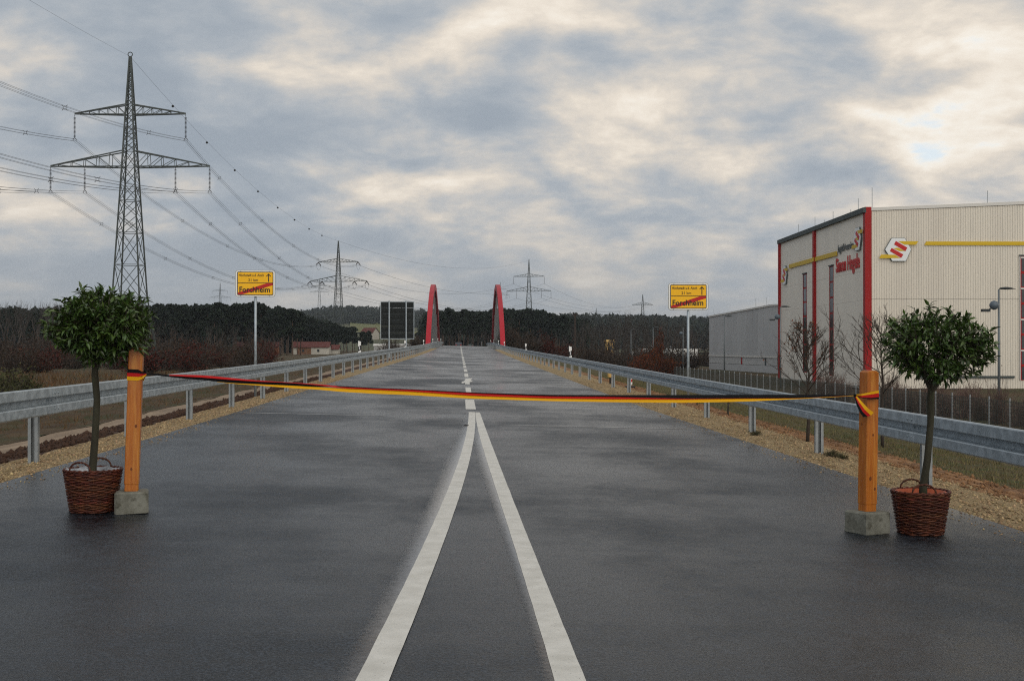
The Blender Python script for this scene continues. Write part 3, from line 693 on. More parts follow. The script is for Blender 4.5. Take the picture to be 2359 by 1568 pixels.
# ------------------------------------------------------------------ posts, blocks, ribbon
def block_mesh(seed):
    m = MB(); a, h, c = .122, .165, .014
    V = []
    for z, q in ((0, a), (.006, a + .002), (h - .012, a), (h, a - .012)):
        V += [(q - c, -q, z), (q, -q + c, z), (q, q - c, z), (q - c, q, z), (-q + c, q, z), (-q, q - c, z), (-q, -q + c, z), (-q + c, -q, z)]
    rg = random.Random(seed); V = [(x + rg.uniform(-.003, .003), y + rg.uniform(-.003, .003), z) for x, y, z in V]
    Fc = [tuple(reversed(range(8))), tuple(range(24, 32))] + [(k * 8 + j, k * 8 + (j + 1) % 8, k * 8 + 8 + (j + 1) % 8, k * 8 + 8 + j) for k in range(3) for j in range(8)]
    return m.add(V, Fc).mesh('concrete_block', 'concrete')
def timber_mesh(w, h):
    m = MB(); q = w / 2; c = .007; V = []
    for z, s in ((0, .94), (.048, .94), (.05, .94), (.055, 1.0), (h - .018, 1.0), (h - .004, .80), (h, .55)):
        a = q * s
        V += [(a - c, -a, z), (a, -a + c, z), (a, a - c, z), (a - c, a, z), (-a + c, a, z), (-a, a - c, z), (-a, -a + c, z), (-a + c, -a, z)]
    k = len(V) // 8
    Fc = [tuple(reversed(range(8))), tuple(range(8 * (k - 1), 8 * k))] + [(i * 8 + j, i * 8 + (j + 1) % 8, i * 8 + 8 + (j + 1) % 8, i * 8 + 8 + j) for i in range(k - 1) for j in range(8)]
    return m.add(V, Fc).mesh('timber', 'timber')
def wooden_post(px, py, top_px, top_py, w, rot_t, rot_b, label, knots):
    p = at_road(px, py); p = p * (1 + .12 / p.y); z0 = rz(p.x, p.y)
    t = thing('wooden_post', label, 'post', (p.x, p.y, z0 + .001))
    link('concrete_block', block_mesh(px), t, (0, 0, 0), (0, 0, R(rot_b)))
    tp = at(top_px, top_py, p.y); H = tp.z - z0
    tm = link('timber', timber_mesh(w, H - .165), t, (0, 0, .1655))
    lean = math.atan2(tp.x - p.x, H - .165); tm.rotation_euler = (0, lean, R(rot_t))
    tm['lean'] = lean
    for face, a, z, r_ in knots:               # dark oval knots let 1 mm proud of the face
        k = MB(); n = 10; poly = [(r_ * 1.0 * math.cos(6.283 * i / n), r_ * 1.5 * math.sin(6.283 * i / n)) for i in range(n)]
        if face == 'f': k.prism(poly, (a * w, -w / 2 - .0002, z), (1, 0, 0), (0, 0, 1), .0012)
        else: k.prism(poly, (-w / 2 - .0002, a * w, z), (0, -1, 0), (0, 0, 1), .0012)
        k.build('knot', 'knot', tm)
    return t, tm, p, H
PW = .105
tl, tml, pl, HL = wooden_post(303, 1184, 314, 800, PW, 9, 14, 'wooden post with flat top and wound ribbon on its block', [('f', .2, .50, .009), ('f', -.02, .17, .008)])
tr_, tmr, pr, HR = wooden_post(1997, 1231, 2003, 853, .106, 20, 27, 'wooden post with pointed top and knotted ribbon on its block', [('f', .02, .58, .007), ('f', -.16, .25, .011), ('f', .24, .17, .008), ('s', .1, .66, .006)])

rib = thing('ribbon', 'black, red and gold ribbon tied across the road between two posts', 'ribbon', (0, 0, 0))
KEYS = {   # x: (red top, red bottom), (black top, black bottom), (gold top, gold bottom)
 'red':   [(338, 861, 862), (383, 862.3, 863.2), (406, 862.8, 866), (465, 863.5, 869), (523, 869, 874), (593, 876, 878.6), (662, 880, 881.2), (732, 884.4, 886.6), (784, 889.5, 893.7), (862, 893.8, 897), (943, 896.3, 900.8), (1087, 904.3, 910.7), (1262, 911.5, 916.8), (1411, 912.8, 918.6), (1572, 917, 919.2), (1700, 916.8, 917.4), (1841, 916.4, 916.8), (1966, 910.4, 910.8)],
 'black': [(335, 858.8, 863.2), (383, 861.2, 866.4), (406, 866, 870.5), (465, 869, 875), (523, 874, 881.6), (593, 878.6, 884.4), (662, 881.2, 887), (732, 886.2, 891), (784, 888.6, 890.2), (862, 893, 894.2), (943, 895.7, 896.6), (1087, 903.3, 904.5), (1262, 908.8, 911.6), (1411, 909.4, 913), (1572, 909.2, 917.1), (1721, 908.6, 917), (1841, 908.6, 916.7), (1931, 908.8, 913.7), (1966, 909.4, 911)],
 'gold':  [(338, 861.2, 862.2), (383, 861.6, 862.6), (406, 862, 863.2), (465, 863.0, 863.8), (500, 878.5, 879.2), (523, 881.2, 882.4), (593, 884.2, 887.4), (662, 886.8, 893), (732, 890.8, 897), (784, 893.5, 902), (862, 896.8, 906.5), (943, 900.7, 909.6), (1087, 910.6, 918), (1262, 916.7, 923.4), (1411, 918.5, 926), (1572, 919, 927.5), (1721, 916.8, 924.5), (1841, 916.5, 918.6), (1931, 912.6, 913.6), (1966, 910.2, 911.2)]}
YL, YR = pl.y - .02, pr.y - .02
for kname, off in (('gold', -.008), ('red', 0.0), ('black', .006)):
    K = np.array(KEYS[kname]); xs = np.linspace({'gold': 500, 'red': 390, 'black': 338}[kname], 1966, 160)
    tq = np.interp(xs, K[:, 0], K[:, 1]); bq = np.interp(xs, K[:, 0], K[:, 2])
    sm = lambda q: np.convolve(np.pad(q, 2, mode='edge'), np.ones(5) / 5, 'valid')
    tq, bq = sm(tq), sm(bq); bq = np.maximum(bq, tq + .35)
    m = MB()
    for x, a, b in zip(xs, tq, bq):
        Y = YL + (YR - YL) * (x - 338) / (1966 - 338)
        for yy, dd in ((a, .012), ((a + b) / 2, 0), (b, -.006)):
            m.V.append(tuple(at(x, yy, Y + off + dd)))
        for yy, dd in ((a, .014), (b, -.004)):
            m.V.append(tuple(at(x, yy, Y + off + dd + .0015)))
    for i in range(len(xs) - 1):
        k = i * 5; q = k + 5
        m.F += [(k, k + 1, q + 1, q), (k + 1, k + 2, q + 2, q + 1), (k + 4, k + 3, q + 3, q + 4), (k + 3, k, q, q + 3), (k + 2, k + 4, q + 4, q + 2)]
    m.build(kname + '_stripe', kname, rib, smooth=False)
# wrap on the left post: three bands on all faces, pinched to a tip at the far right edge
bpy.context.view_layer.update()
def wrap_left():
    mw = Matrix.Translation(pl) ; mw.translation.z = rz(pl.x, pl.y)
    base = Matrix.Translation((pl.x, pl.y, rz(pl.x, pl.y) + .166)) @ Euler((0, tml.rotation_euler.y, R(9))).to_matrix().to_4x4()
    q = PW / 2 + .004; zc0 = at(308, 863, pl.y).z - (rz(pl.x, pl.y) + .166); hgt = .0285
    tip = base.inverted() @ at(337, 861, YL)
    for i, kn in enumerate(('black', 'red', 'gold')):
        z1 = zc0 + (1.5 - i) * hgt; z0 = z1 - hgt
        m = MB()
        P = lambda x, y, z: base @ Vector((x, y, z))
        tt = tip.z + .006 * (1 - i) + .003; tb = tt - .006
        ring = [(q - .03, -q, z1, z0), (-q, -q, z1 + .002, z0 + .002), (-q, q, z1, z0), (q, q, z1 - .01, z0 - .01 + .008 * i)]
        seq = [((tip.x, tip.y), tt, tb)] + [((x, y), a, b) for x, y, a, b in ring[:1]] + [((q, -q), z1 - .3 * hgt * (1 - i) * 1.2, z0 - .3 * hgt * (1 - i) * 1.2)]
        front = [((-q, q), z1, z0), ((-q, -q), z1 + .002, z0 + .002), ((q - .032, -q), z1, z0), ((q, -q - .001), z1 - .010 * (1 - i) - (.006 if i == 0 else 0), z0 - .010 * (1 - i) + (.004 if i == 2 else 0)), ((tip.x, tip.y), tt, tb)]
        back = [((-q, q), z1, z0), ((q, q), z1 - .01, z0 - .005), ((tip.x, tip.y + .002), tt, tb)]
        for path in (front, back):
            k = len(m.V)
            for (x, y), a, b in path: m.V += [tuple(P(x, y, a)), tuple(P(x, y, b))]
            for j in range(len(path) - 1): m.F.append((k + 2 * j, k + 2 * j + 1, k + 2 * j + 3, k + 2 * j + 2))
        m.build('post_wrap', kn, rib)
wrap_left()
def strip_px(poly_pairs, Y, name, mat, ybulge=0.0):
    "ribbon piece given as pairs of pixels (upper, lower) on a surface at distance Y"
    m = MB(); n = len(poly_pairs)
    for j, (a, b) in enumerate(poly_pairs):
        yb = ybulge * math.sin(math.pi * j / max(1, n - 1)); y0 = Y[j] if hasattr(Y, '__len__') else Y
        m.V += [tuple(at(a[0], a[1], y0 - yb)), tuple(at(b[0], b[1], y0 - yb)), tuple(at(a[0], a[1], y0 - yb + .002)), tuple(at(b[0], b[1], y0 - yb + .002))]
    for j in range(n - 1):
        k = 4 * j; q = k + 4
        m.F += [(k, k + 1, q + 1, q), (k + 3, k + 2, q + 2, q + 3), (k + 2, k, q, q + 2), (k + 1, k + 3, q + 3, q + 1)]
    m.F += [(0, 2, 3, 1), (4 * n - 4, 4 * n - 3, 4 * n - 1, 4 * n - 2)]
    return m.build(name, mat, rib)
yk = pr.y - .10                                  # just in front of the turned timber faces
yw = [yk + .06, yk + .012, yk + .005, yk + .03]
strip_px([((1968, 908), (1968, 911)), ((1984, 907), (1984, 911)), ((2005, 902.5), (2005, 908)), ((2024, 898.5), (2024, 905))], yw, 'post_wrap', 'gold')
strip_px([((1970, 911), (1970, 912)), ((1984, 911), (1984, 915)), ((2005, 908), (2005, 916)), ((2024, 905), (2024, 914))], yw, 'post_wrap', 'red')
strip_px([((1972, 912), (1972, 912.5)), ((1986, 915), (1986, 917)), ((2005, 916), (2005, 919)), ((2024, 914), (2024, 919))], yw, 'post_wrap', 'black')
yt = [yk + .03, yk - .008, yk - .016, yk - .010]
strip_px([((1972, 911), (1970, 912)), ((1985, 925), (1980, 928)), ((1999, 940), (1992, 944)), ((2012, 950), (2005.5, 956.5))], yt, 'ribbon_tail', 'gold')
strip_px([((1970, 912), (1969, 913)), ((1980, 928), (1976.5, 930)), ((1992, 944), (1986.5, 948)), ((2005.5, 956.5), (1998, 959))], yt, 'ribbon_tail', 'red')
strip_px([((1969, 913), (1967.5, 913)), ((1976.5, 930), (1972, 932)), ((1986.5, 948), (1980, 950)), ((1998, 959), (1988.5, 960.5))], yt, 'ribbon_tail', 'black')
kp = at(1969, 910.5, yk + .03)
MB().lathe([(.004, -.012), (.011, -.006), (.012, .004), (.004, .011)], 8).build('knot', 'black', rib, kp, (0, R(70), .3), True)

# ------------------------------------------------------------------ baskets
def basket(px, py, label, liner):
    p = at_road(px, py); p = p * (1 + .165 / p.y); z0 = rz(p.x, p.y)
    t = thing('wicker_basket', label, 'basket', (p.x, p.y, z0 + .002), random.random())
    h, r0, r1 = .315, .163, .212
    MB().lathe([(r0 - .018, .002), (r0 - .016, .01), (r1 - .016, h - .01)], 26, caps=False).build('inner_wall', 'wicker_in', t)
    MB().lathe([(.001, .004), (r0 - .01, .004), (r0 - .01, .014), (.001, .014)], 24, caps=False).build('base', 'wicker', t)
    NS = 22; rows = 25
    for k in range(NS):
        a = 2 * math.pi * k / NS
        MB().tube([((r0 - .004) * math.cos(a), (r0 - .004) * math.sin(a), .0), ((r1 - .003) * math.cos(a), (r1 - .003) * math.sin(a), h)], .0045, 5).build('stake', 'wicker', t)
    n = 66
    for i in range(rows):
        z = .008 + i * (h - .02) / (rows - 1); r_ = r0 + (r1 - r0) * z / h
        pts = []
        for j in range(n):
            a = 2 * math.pi * j / n; w = .0075 * math.cos(NS / 2 * a * 1 + math.pi * i)
            pts.append((a, r_ + w, z + .0025 * math.sin(5 * a + i * 1.7) + .0015 * math.sin(11 * a + i)))
        m = MB(); q = 6
        rr = .0072
        for a, rad, zz in pts:
            for s in range(q):
                b = 2 * math.pi * s / q; R_ = rad + rr * .75 * math.cos(b)
                m.V.append((R_ * math.cos(a), R_ * math.sin(a), zz + rr * math.sin(b)))
        for j in range(n):
            for s in range(q):
                A = j * q + s; B = j * q + (s + 1) % q; C2 = ((j + 1) % n) * q + (s + 1) % q; D = ((j + 1) % n) * q + s
                m.F.append((A, D, C2, B))
        m.build('weave_strand', 'wicker', t, smooth=True)
    # plaited rim
    for ph in (0, math.pi):
        pts = []
        for j in range(61):
            a = 2 * math.pi * j / 60; b = 15 * a + ph
            pts.append(((r1 + .006 * math.cos(b)) * math.cos(a), (r1 + .006 * math.cos(b)) * math.sin(a), h + .004 + .007 * math.sin(b)))
        MB().tube(pts, .0075, 6, False).build('rim_plait', 'wicker', t, smooth=True)
    rzz = t.rotation_euler.z
    for s, ofs in ((-1, -.02), (1, .02)):       # two hoop handles, front and back
        pts = []; hs = []
        for j in range(17):
            b = math.pi * j / 16; x = -.085 * math.cos(b) + ofs; z = h + .075 * math.sin(b) ** .8
            y = s * (math.sqrt(max(r1 ** 2 - x * x, 0)) + .0 - .02 * math.sin(b))
            pts.append(Matrix.Rotation(-rzz + .12 * s, 3, 'Z') @ Vector((x, y, z)))
        hd = MB()
        for ph in (0, math.pi):
            q2 = [pp + Vector((0, 0, 1)) * .004 * math.sin(j * 1.9 + ph) + Vector((0, 1, 0)) * .004 * math.cos(j * 1.9 + ph) for j, pp in enumerate(pts)]
            hd.tube(q2, .0058, 6)
        hd.build('handle', 'wicker', t, smooth=True)
    if liner:
        m = MB(); n2 = 40; V = []
        for k, (r_, z) in enumerate(((r1 - .022, h - .06), (r1 - .014, h + .002), (r1 - .020, h + .008), (r1 - .05, h - .03), (.10, h - .05))):
            for j in range(n2):
                a = 2 * math.pi * j / n2; w = .007 * math.sin(a * 7 + k) + .005 * math.sin(a * 13 + k * 2)
                V.append(((r_ + w * .6) * math.cos(a), (r_ + w * .6) * math.sin(a), z + w * .8))
        Fc = [(k * n2 + j, k * n2 + (j + 1) % n2, (k + 1) * n2 + (j + 1) % n2, (k + 1) * n2 + j) for k in range(4) for j in range(n2)]
        m.add(V, Fc).build('foil_liner', 'foil', t, smooth=True)
        MB().lathe([(.001, h - .062), (.14, h - .062), (.14, h - .05), (.02, h - .04)], 24).build('soil', 'potsoil', t)
    return t, p, z0, h
bl, pbl, zbl, bh = basket(214, 1184, 'reddish wicker basket lined with foil, beside the flat-topped post', True)
br, pbr, zbr, _ = basket(2120, 1235, 'reddish wicker basket holding an orange pot, beside the pointed post', False)
t = thing('plant_pot', 'orange terracotta pot inside the wicker basket', 'plant pot', (pbr.x, pbr.y, zbr + .018))
MB().lathe([(.10, 0), (.125, 0), (.172, .272), (.186, .274), (.188, .305), (.176, .306), (.168, .27), (.10, .25)], 32, caps=False).build('pot_wall', 'terracotta', t, smooth=True)
MB().lathe([(.001, .27), (.172, .268), (.166, .255), (.001, .25)], 28, caps=False).build('soil', 'potsoil', t)

# ------------------------------------------------------------------ bay trees
def leaf_mesh(seed, L_=.085, w=.030):
    rg = random.Random(seed); cu = rg.uniform(.006, .016)
    prof = [(0, .0), (.18, .55), (.42, 1.0), (.70, .72), (1.0, 0)]
    V = []; Fc = []
    for t, s in prof:
        y = t * L_; z = -cu * (t * t) * 1.8
        V += [(-w / 2 * s, y, z + w * .18 * s), (0, y, z), (w / 2 * s, y, z + w * .18 * s)]
    for i in range(len(prof) - 1):
        k = 3 * i; Fc += [(k, k + 1, k + 4, k + 3), (k + 1, k + 2, k + 5, k + 4)]
    return np.array(V), Fc
LEAVES = [leaf_mesh(i, *d) for i, d in enumerate(((.062, .023), (.055, .021), (.068, .022), (.046, .019)))]
LEAFM = [MB().add(V, Fc).mesh('leaf', 'leaf') for V, Fc in LEAVES]
def bay_tree(base, fork, cc, rad, ntips, seed, label, low=.35):
    rg = np.random.default_rng(seed); t = thing('bay_tree', label, 'tree', base)
    fk = Vector(fork) - Vector(base); c = Vector(cc) - Vector(base)
    mid1 = fk * .35 + Vector((.012, .0, 0)); mid2 = fk * .7 + Vector((.018, .008, 0))
    MB().tube([(0, 0, -.02), (0, 0, .06), mid1, mid2, fk * .93, fk + Vector((0, 0, .04))], [.034, .030, .0265, .025, .026, .021], 10).build('trunk', 'bark', t, smooth=True)
    tips = []
    while len(tips) < ntips:
        d = rg.standard_normal(3); d /= np.linalg.norm(d)
        r_ = rg.uniform(.25, 1) ** .45
        lump = 1 + .11 * math.sin(d[0] * 5 + seed) * math.cos(d[2] * 4 + seed) + .10 * math.sin(d[1] * 7 + d[0] * 6 + seed)
        q = np.array([d[0] * rad[0], d[1] * rad[1], d[2] * rad[2] * (1.0 if d[2] > 0 else 1.0)]) * r_ * lump
        if q[2] < -rad[2] * .25:                # underside draws in towards the fork, thinner leaves
            f = np.clip((-q[2] / rad[2] - .25) / .9, 0, 1)
            if rg.random() < f * 1.1: continue
            q[:2] *= 1 - .22 * f
        tips.append(Vector(q) + c)
    br = MB(); mains = []
    for k in range(9):
        a = 2 * math.pi * k / 9 + rg.uniform(-.3, .3); e = rg.uniform(.35, 1.2)
        d = Vector((math.cos(a) * math.cos(e) * rad[0], math.sin(a) * math.cos(e) * rad[1], 0)) * .62
        q = c + d + Vector((0, 0, (math.sin(e) - .5) * rad[2] * .8))
        md = fk.lerp(q, .5) + Vector((d.x * .12, d.y * .12, .02)); mains.append((fk, md, q))
        br.tube([fk - Vector((0, 0, .02)), md, q], [.011, .008, .0045], 5)
    nodes = [fk.lerp(md, .6) for _, md, q in mains] + [md for _, md, q in mains] + [md.lerp(q, .5) for _, md, q in mains] + [q for _, md, q in mains]
    near = []
    for q in tips:
        nd = min(nodes, key=lambda s: (s - q).length + .4 * max(0, s.z - q.z)); near.append(nd)
        md = nd.lerp(q, .5) + Vector(tuple(rg.standard_normal(3) * .015)); br.tube([nd, md, q], [.0042, .0032, .0022], 4, False)
    br.build('branchwork', 'twig', t)
    leaves = []
    for q, nd in zip(tips, near):
        out = ((q - c).normalized() * .6 + (q - nd).normalized() * .5 + Vector((0, 0, .25))).normalized()
        for j in range(rg.integers(7, 11)):
            s = rg.uniform(0, .075); pos = q - out * s
            d = (out * rg.uniform(.25, .9) + Vector(tuple(rg.standard_normal(3) * .55)) + Vector((0, 0, .12))).normalized()
            up = (Vector((0, 0, 1)) + Vector(tuple(rg.standard_normal(3) * .45))); x = d.cross(up).normalized(); z = x.cross(d)
            sc_ = rg.uniform(.75, 1.15)
            Mx = Matrix((x, d, z)).transposed().to_4x4(); Mx = Matrix.Translation(pos) @ Mx @ Matrix.Diagonal((sc_, sc_, sc_, 1))
            leaves.append((Mx, int(rg.integers(0, 4))))
    # the 300 that show largest: on the outside, towards the viewer
    sc = sorted(range(len(leaves)), key=lambda i: leaves[i][0].translation.y * 1.0 - .2 * (Vector((leaves[i][0].translation.x - c.x, 0, leaves[i][0].translation.z - c.z)).length))
    front = set(sc[:300]); m = MB()
    for i, (Mx, k) in enumerate(leaves):
        if i in front: continue
        V, Fc = LEAVES[k]; m.add([Mx @ Vector(v_) for v_ in V], Fc)
    crown = m.build('crown', 'leaf', t); crown['kind'] = 'stuff'
    for i in front:
        Mx, k = leaves[i]; o = link('leaf', LEAFM[k], crown); o.matrix_local = Mx
    return t
fkl = at(219, 846, pbl.y); ccl = at(241, 755, pbl.y)
bay_tree((pbl.x - .003, pbl.y, zbl + .27), fkl, ccl, (.395, .38, .32), 900, 3, 'dense round-headed bay tree in the foil-lined wicker basket')
fkr = at(2144, 900, pbr.y); ccr = at(2160, 803, pbr.y)
bay_tree((pbr.x + .02, pbr.y, zbr + .285), fkr, ccr, (.44, .38, .31), 520, 8, 'looser bay tree in the wicker basket with the orange pot')

# ------------------------------------------------------------------ tied-arch bridge
YA0, YA1 = 186.0, 258.0
xa0, xa1 = at(986, 790, YA0).x, at(1157.5, 795, YA0).x
zb0 = 1.1
bt = thing('arch_bridge', 'road bridge with two tall red steel arches', 'bridge', (0, YA0, 0))
LA = YA1 - YA0; zt = at(993, 656, (YA0 + YA1) / 2).z
for xb in (xa0 - .1, xa1 + .1):
    n = 40; m = MB(); w, hh = .74, 1.1; zbase = -.3; k0 = 0
    inner = []
    for i in range(n + 1):
        s = i / n; y = LA * s; z = zbase + (zt - zbase - hh / 2) * 4 * s * (1 - s)
        dy, dz = LA, (zt - zbase) * 4 * (1 - 2 * s); l_ = math.hypot(dy, dz); ny, nz_ = -dz / l_, dy / l_
        for a, b in ((-1, -1), (1, -1), (1, 1), (-1, 1)):
            m.V.append((xb + a * w / 2, y + b * ny * hh / 2, z + b * nz_ * hh / 2))
        if i < n:
            k = i * 4
            for j in range(4): m.F.append((k + j, k + (j + 1) % 4, k + 4 + (j + 1) % 4, k + 4 + j))
        inner.append((y, z))
    m.F += [(0, 3, 2, 1), (4 * n, 4 * n + 1, 4 * n + 2, 4 * n + 3)]
    m.build('arch', 'arch_red', bt)
    for i in range(4, n - 2, 3):
        y, z = inner[i]; MB().tube([(xb, y, .4), (xb, y, z - .3)], .055, 6).build('hanger', 'hanger', bt)
    MB().box((xb, LA / 2, .55), (.7, LA + 2, 1.3)).build('tie_girder', 'deck', bt)
MB().box((-.3, LA / 2, .10), (abs(xa1 - xa0) - .6, LA + 4, .8)).build('deck_slab', 'deck', bt)
for y in (-1.2, LA + 1.2): MB().box((-.3, y, -1.6), (13, 2.2, 2.6)).build('abutment', 'deck', bt)

# ------------------------------------------------------------------ pylons
def lattice_mast(m, levels, wl, wb):
    "levels: list of (z, half side); X-braced panels on four faces"
    sg = ((-1, -1), (1, -1), (1, 1), (-1, 1))
    for (z0, a0), (z1, a1) in zip(levels[:-1], levels[1:]):
        for sx, sy in sg: m.beam((sx * a0, sy * a0, z0), (sx * a1, sy * a1, z1), wl)
        n = max(1, int(round((z1 - z0) / (1.15 * (a0 + a1)))))
        for k in range(n):
            s0, s1 = k / n, (k + 1) / n; za, zb = z0 + (z1 - z0) * s0, z0 + (z1 - z0) * s1; aa, ab = a0 + (a1 - a0) * s0, a0 + (a1 - a0) * s1
            for q in range(4):
                (x0, y0), (x1, y1) = sg[q], sg[(q + 1) % 4]
                m.beam((x0 * aa, y0 * aa, za), (x1 * ab, y1 * ab, zb), wb); m.beam((x1 * aa, y1 * aa, za), (x0 * ab, y0 * ab, zb), wb)
        for q in range(4):
            (x0, y0), (x1, y1) = sg[q], sg[(q + 1) % 4]; m.beam((x0 * a1, y0 * a1, z1), (x1 * a1, y1 * a1, z1), wb)
def crossarm(m, zl, zt_, half, a_l, a_t, w, wb, n=5):
    for s in (-1, 1):
        tip = Vector((s * half, 0, zl + .15))
        for sy in (-1, 1):
            lo0 = Vector((s * a_l, sy * a_l, zl)); up0 = Vector((s * a_t, sy * a_t, zt_))
            m.beam(lo0, tip, w); m.beam(up0, tip + Vector((0, 0, .12)), w)
            pl_, pu = lo0, up0
            for k in range(1, n + 1):
                f = k / (n + .6); a = lo0.lerp(tip, f); b = up0.lerp(tip, f)
                m.beam(a, b, wb); m.beam(pl_, b, wb); pl_, pu = a, b
        for k in range(0, n + 1):
            f = k / (n + .6); f2 = (k + 1) / (n + .6)
            A = Vector((s * a_l, -a_l, zl)).lerp(tip, f); B = Vector((s * a_l, a_l, zl)).lerp(tip, f); C2 = Vector((s * a_l, a_l, zl)).lerp(tip, min(f2, 1))
            m.beam(A, B, wb); m.beam(A, C2, wb)
PH = 57.0                                        # full height of the near pylon
ZU, ZL = 46.1, 36.3                              # lower chords of the two crossarms above its foot
HU, HL_ = 10.4, 14.9                             # half lengths
def side(z): return float(np.interp(z, [0, 12, 24, 36.3, 46.1, PH], [4.1, 2.5, 1.85, 1.2, .72, .13]))
PHASE = [(-HU, ZU), (HU, ZU), (-HL_, ZL), (-HL_ * .57, ZL), (HL_ * .57, ZL), (HL_, ZL)]
def pylon_parts(strain):
    out = []
    m = MB(); zs = [0, 7, 12, 18, 24, 30, 36.3, 39.3, 42.7, 46.1, 48.0, 51.5, 54.5, PH]
    lattice_mast(m, [(z, side(z)) for z in zs], .24, .10); out.append(('mast', m.mesh('mast', 'lattice')))
    for zl, zt_, hf, nm in ((ZU, 48.0, HU, 'crossarm'), (ZL, 39.3, HL_, 'crossarm')):
        m = MB(); crossarm(m, zl, zt_, hf, side(zl), side(zt_), .20, .09); out.append((nm, m.mesh(nm, 'lattice')))
    m = MB()
    if not strain:
        pts = [(0.42 * math.sin(6.283 * k / 12), 0, PH + .40 - .42 * math.cos(6.283 * k / 12)) for k in range(13)]
        m.tube(pts, .09, 5, False); out.append(('peak_ring', m.mesh('peak_ring', 'lattice')))
    return out
PYL = {False: pylon_parts(False), True: pylon_parts(True)}
m = MB().lathe([(.05, -.35), (.05, 0)], 6)
for k in range(16): m.lathe([(.06, -.45 - k * .24), (.24, -.50 - k * .24), (.06, -.60 - k * .24)], 7)
m.tube([(-.28, 0, -4.85), (-.28, 0, -4.55), (0, 0, -4.25), (.28, 0, -4.55), (.28, 0, -4.85)], .06, 4)
INS = m.mesh('insulator', 'insulator')
m = MB()
for k in range(16): m.lathe([(.06, -.3 - k * .24), (.24, -.36 - k * .24), (.06, -.44 - k * .24)], 6)
m.tube([(0, 0, 0), (0, 0, -4.3)], .06, 4)
INS2 = m.mesh('insulator', 'insulator')
def pylon(loc, rot, scale, strain, label, group=None, dirs=None):
    t = thing('pylon', label, 'pylon', loc, rot, group); t.scale = (scale,) * 3
    for nm, me in PYL[strain]: link(nm, me, t)
    for x, z in PHASE:
        if not strain: link('insulator', INS, t, (x, 0, z))
        else:
            for s in (-1, 1):
                o = link('insulator', INS2, t, (x, 0, z)); o.rotation_euler = (R(72) * s, 0, 0)
            # jumper loop
            pts = [(x, 4.2 * c_, z - 1.3 - 2.6 * (1 - c_ * c_)) for c_ in np.linspace(-1, 1, 11)]
            MB().tube(pts, .05, 4, False).build('jumper_loop', 'wire', t)
    return t
def hd(a, b): return -math.atan2(b[0] - a[0], b[1] - a[1])    # z turn so that local +Y runs from a to b
p1 = at(299, 815, 230); P1 = Vector((p1.x, 230, at(300, 131, 230).z - PH))
Y2 = 500; p2 = at(779, 815, Y2); s2 = (at(779, 555, Y2).z - (-1.4)) / PH; P2 = Vector((p2.x, Y2, -1.4))
Y3 = 800; p3 = at(1218, 815, Y3); P3 = Vector((p3.x, Y3, at(1218, 600, Y3).z - PH * .98))
Y4 = 1250; p4 = at(1480, 800, Y4); P4 = Vector((p4.x, Y4, at(1480, 678, Y4).z - 40))
P0 = P1 + (P1 - P2) * (268 / 270.0); P0.z = P1.z
r12 = hd(P1, P2)
pylon(P1, r12, 1, False, 'tall dark lattice pylon rising behind the round-headed bay tree')
pylon(P2, (r12 + hd(P2, P3)) / 2, s2, True, 'lattice pylon with slanting insulators and wire loops above the barn')
pylon(P3, hd(P2, P3) * .55, .98, False, 'distant lattice pylon standing right behind the pines beside the bridge')
for px, py, Y, sc_, lab in ((507, 652, 1750, 1, 'faint far pylon above the wood beside the muddy-side town sign'), (735.5, 643, 1950, 1, 'faint far pylon partly behind the strain pylon above the barn'),
                            (1152.4, 651, 1900, .95, 'faint far pylon half hidden by a bridge arch')):
    zt_ = at(px, py, Y); pylon((zt_.x, Y, zt_.z - PH * sc_), 0, sc_, False, lab)
def single_arm(loc, rot, sc_, label):
    t = thing('pylon', label, 'pylon', loc, rot); t.scale = (sc_,) * 3
    m = MB(); lattice_mast(m, [(0, 3), (10, 2), (20, 1.4), (29, 1.0), (34, .6), (40, .1)], .28, .13); m.build('mast', 'lattice', t)
    m = MB(); crossarm(m, 29, 32, 11, 1.0, .8, .24, .12); m.build('crossarm', 'lattice', t)
single_arm(P4, 0, 1, 'far single-arm pylon above the bare trees left of the grass-bank town sign'.replace('left of', 'near'))
z8 = at(1373, 709, 1900); single_arm((z8.x, 1900, z8.z - 40), 0, 1, 'tiny far single-arm pylon above the distant pines')

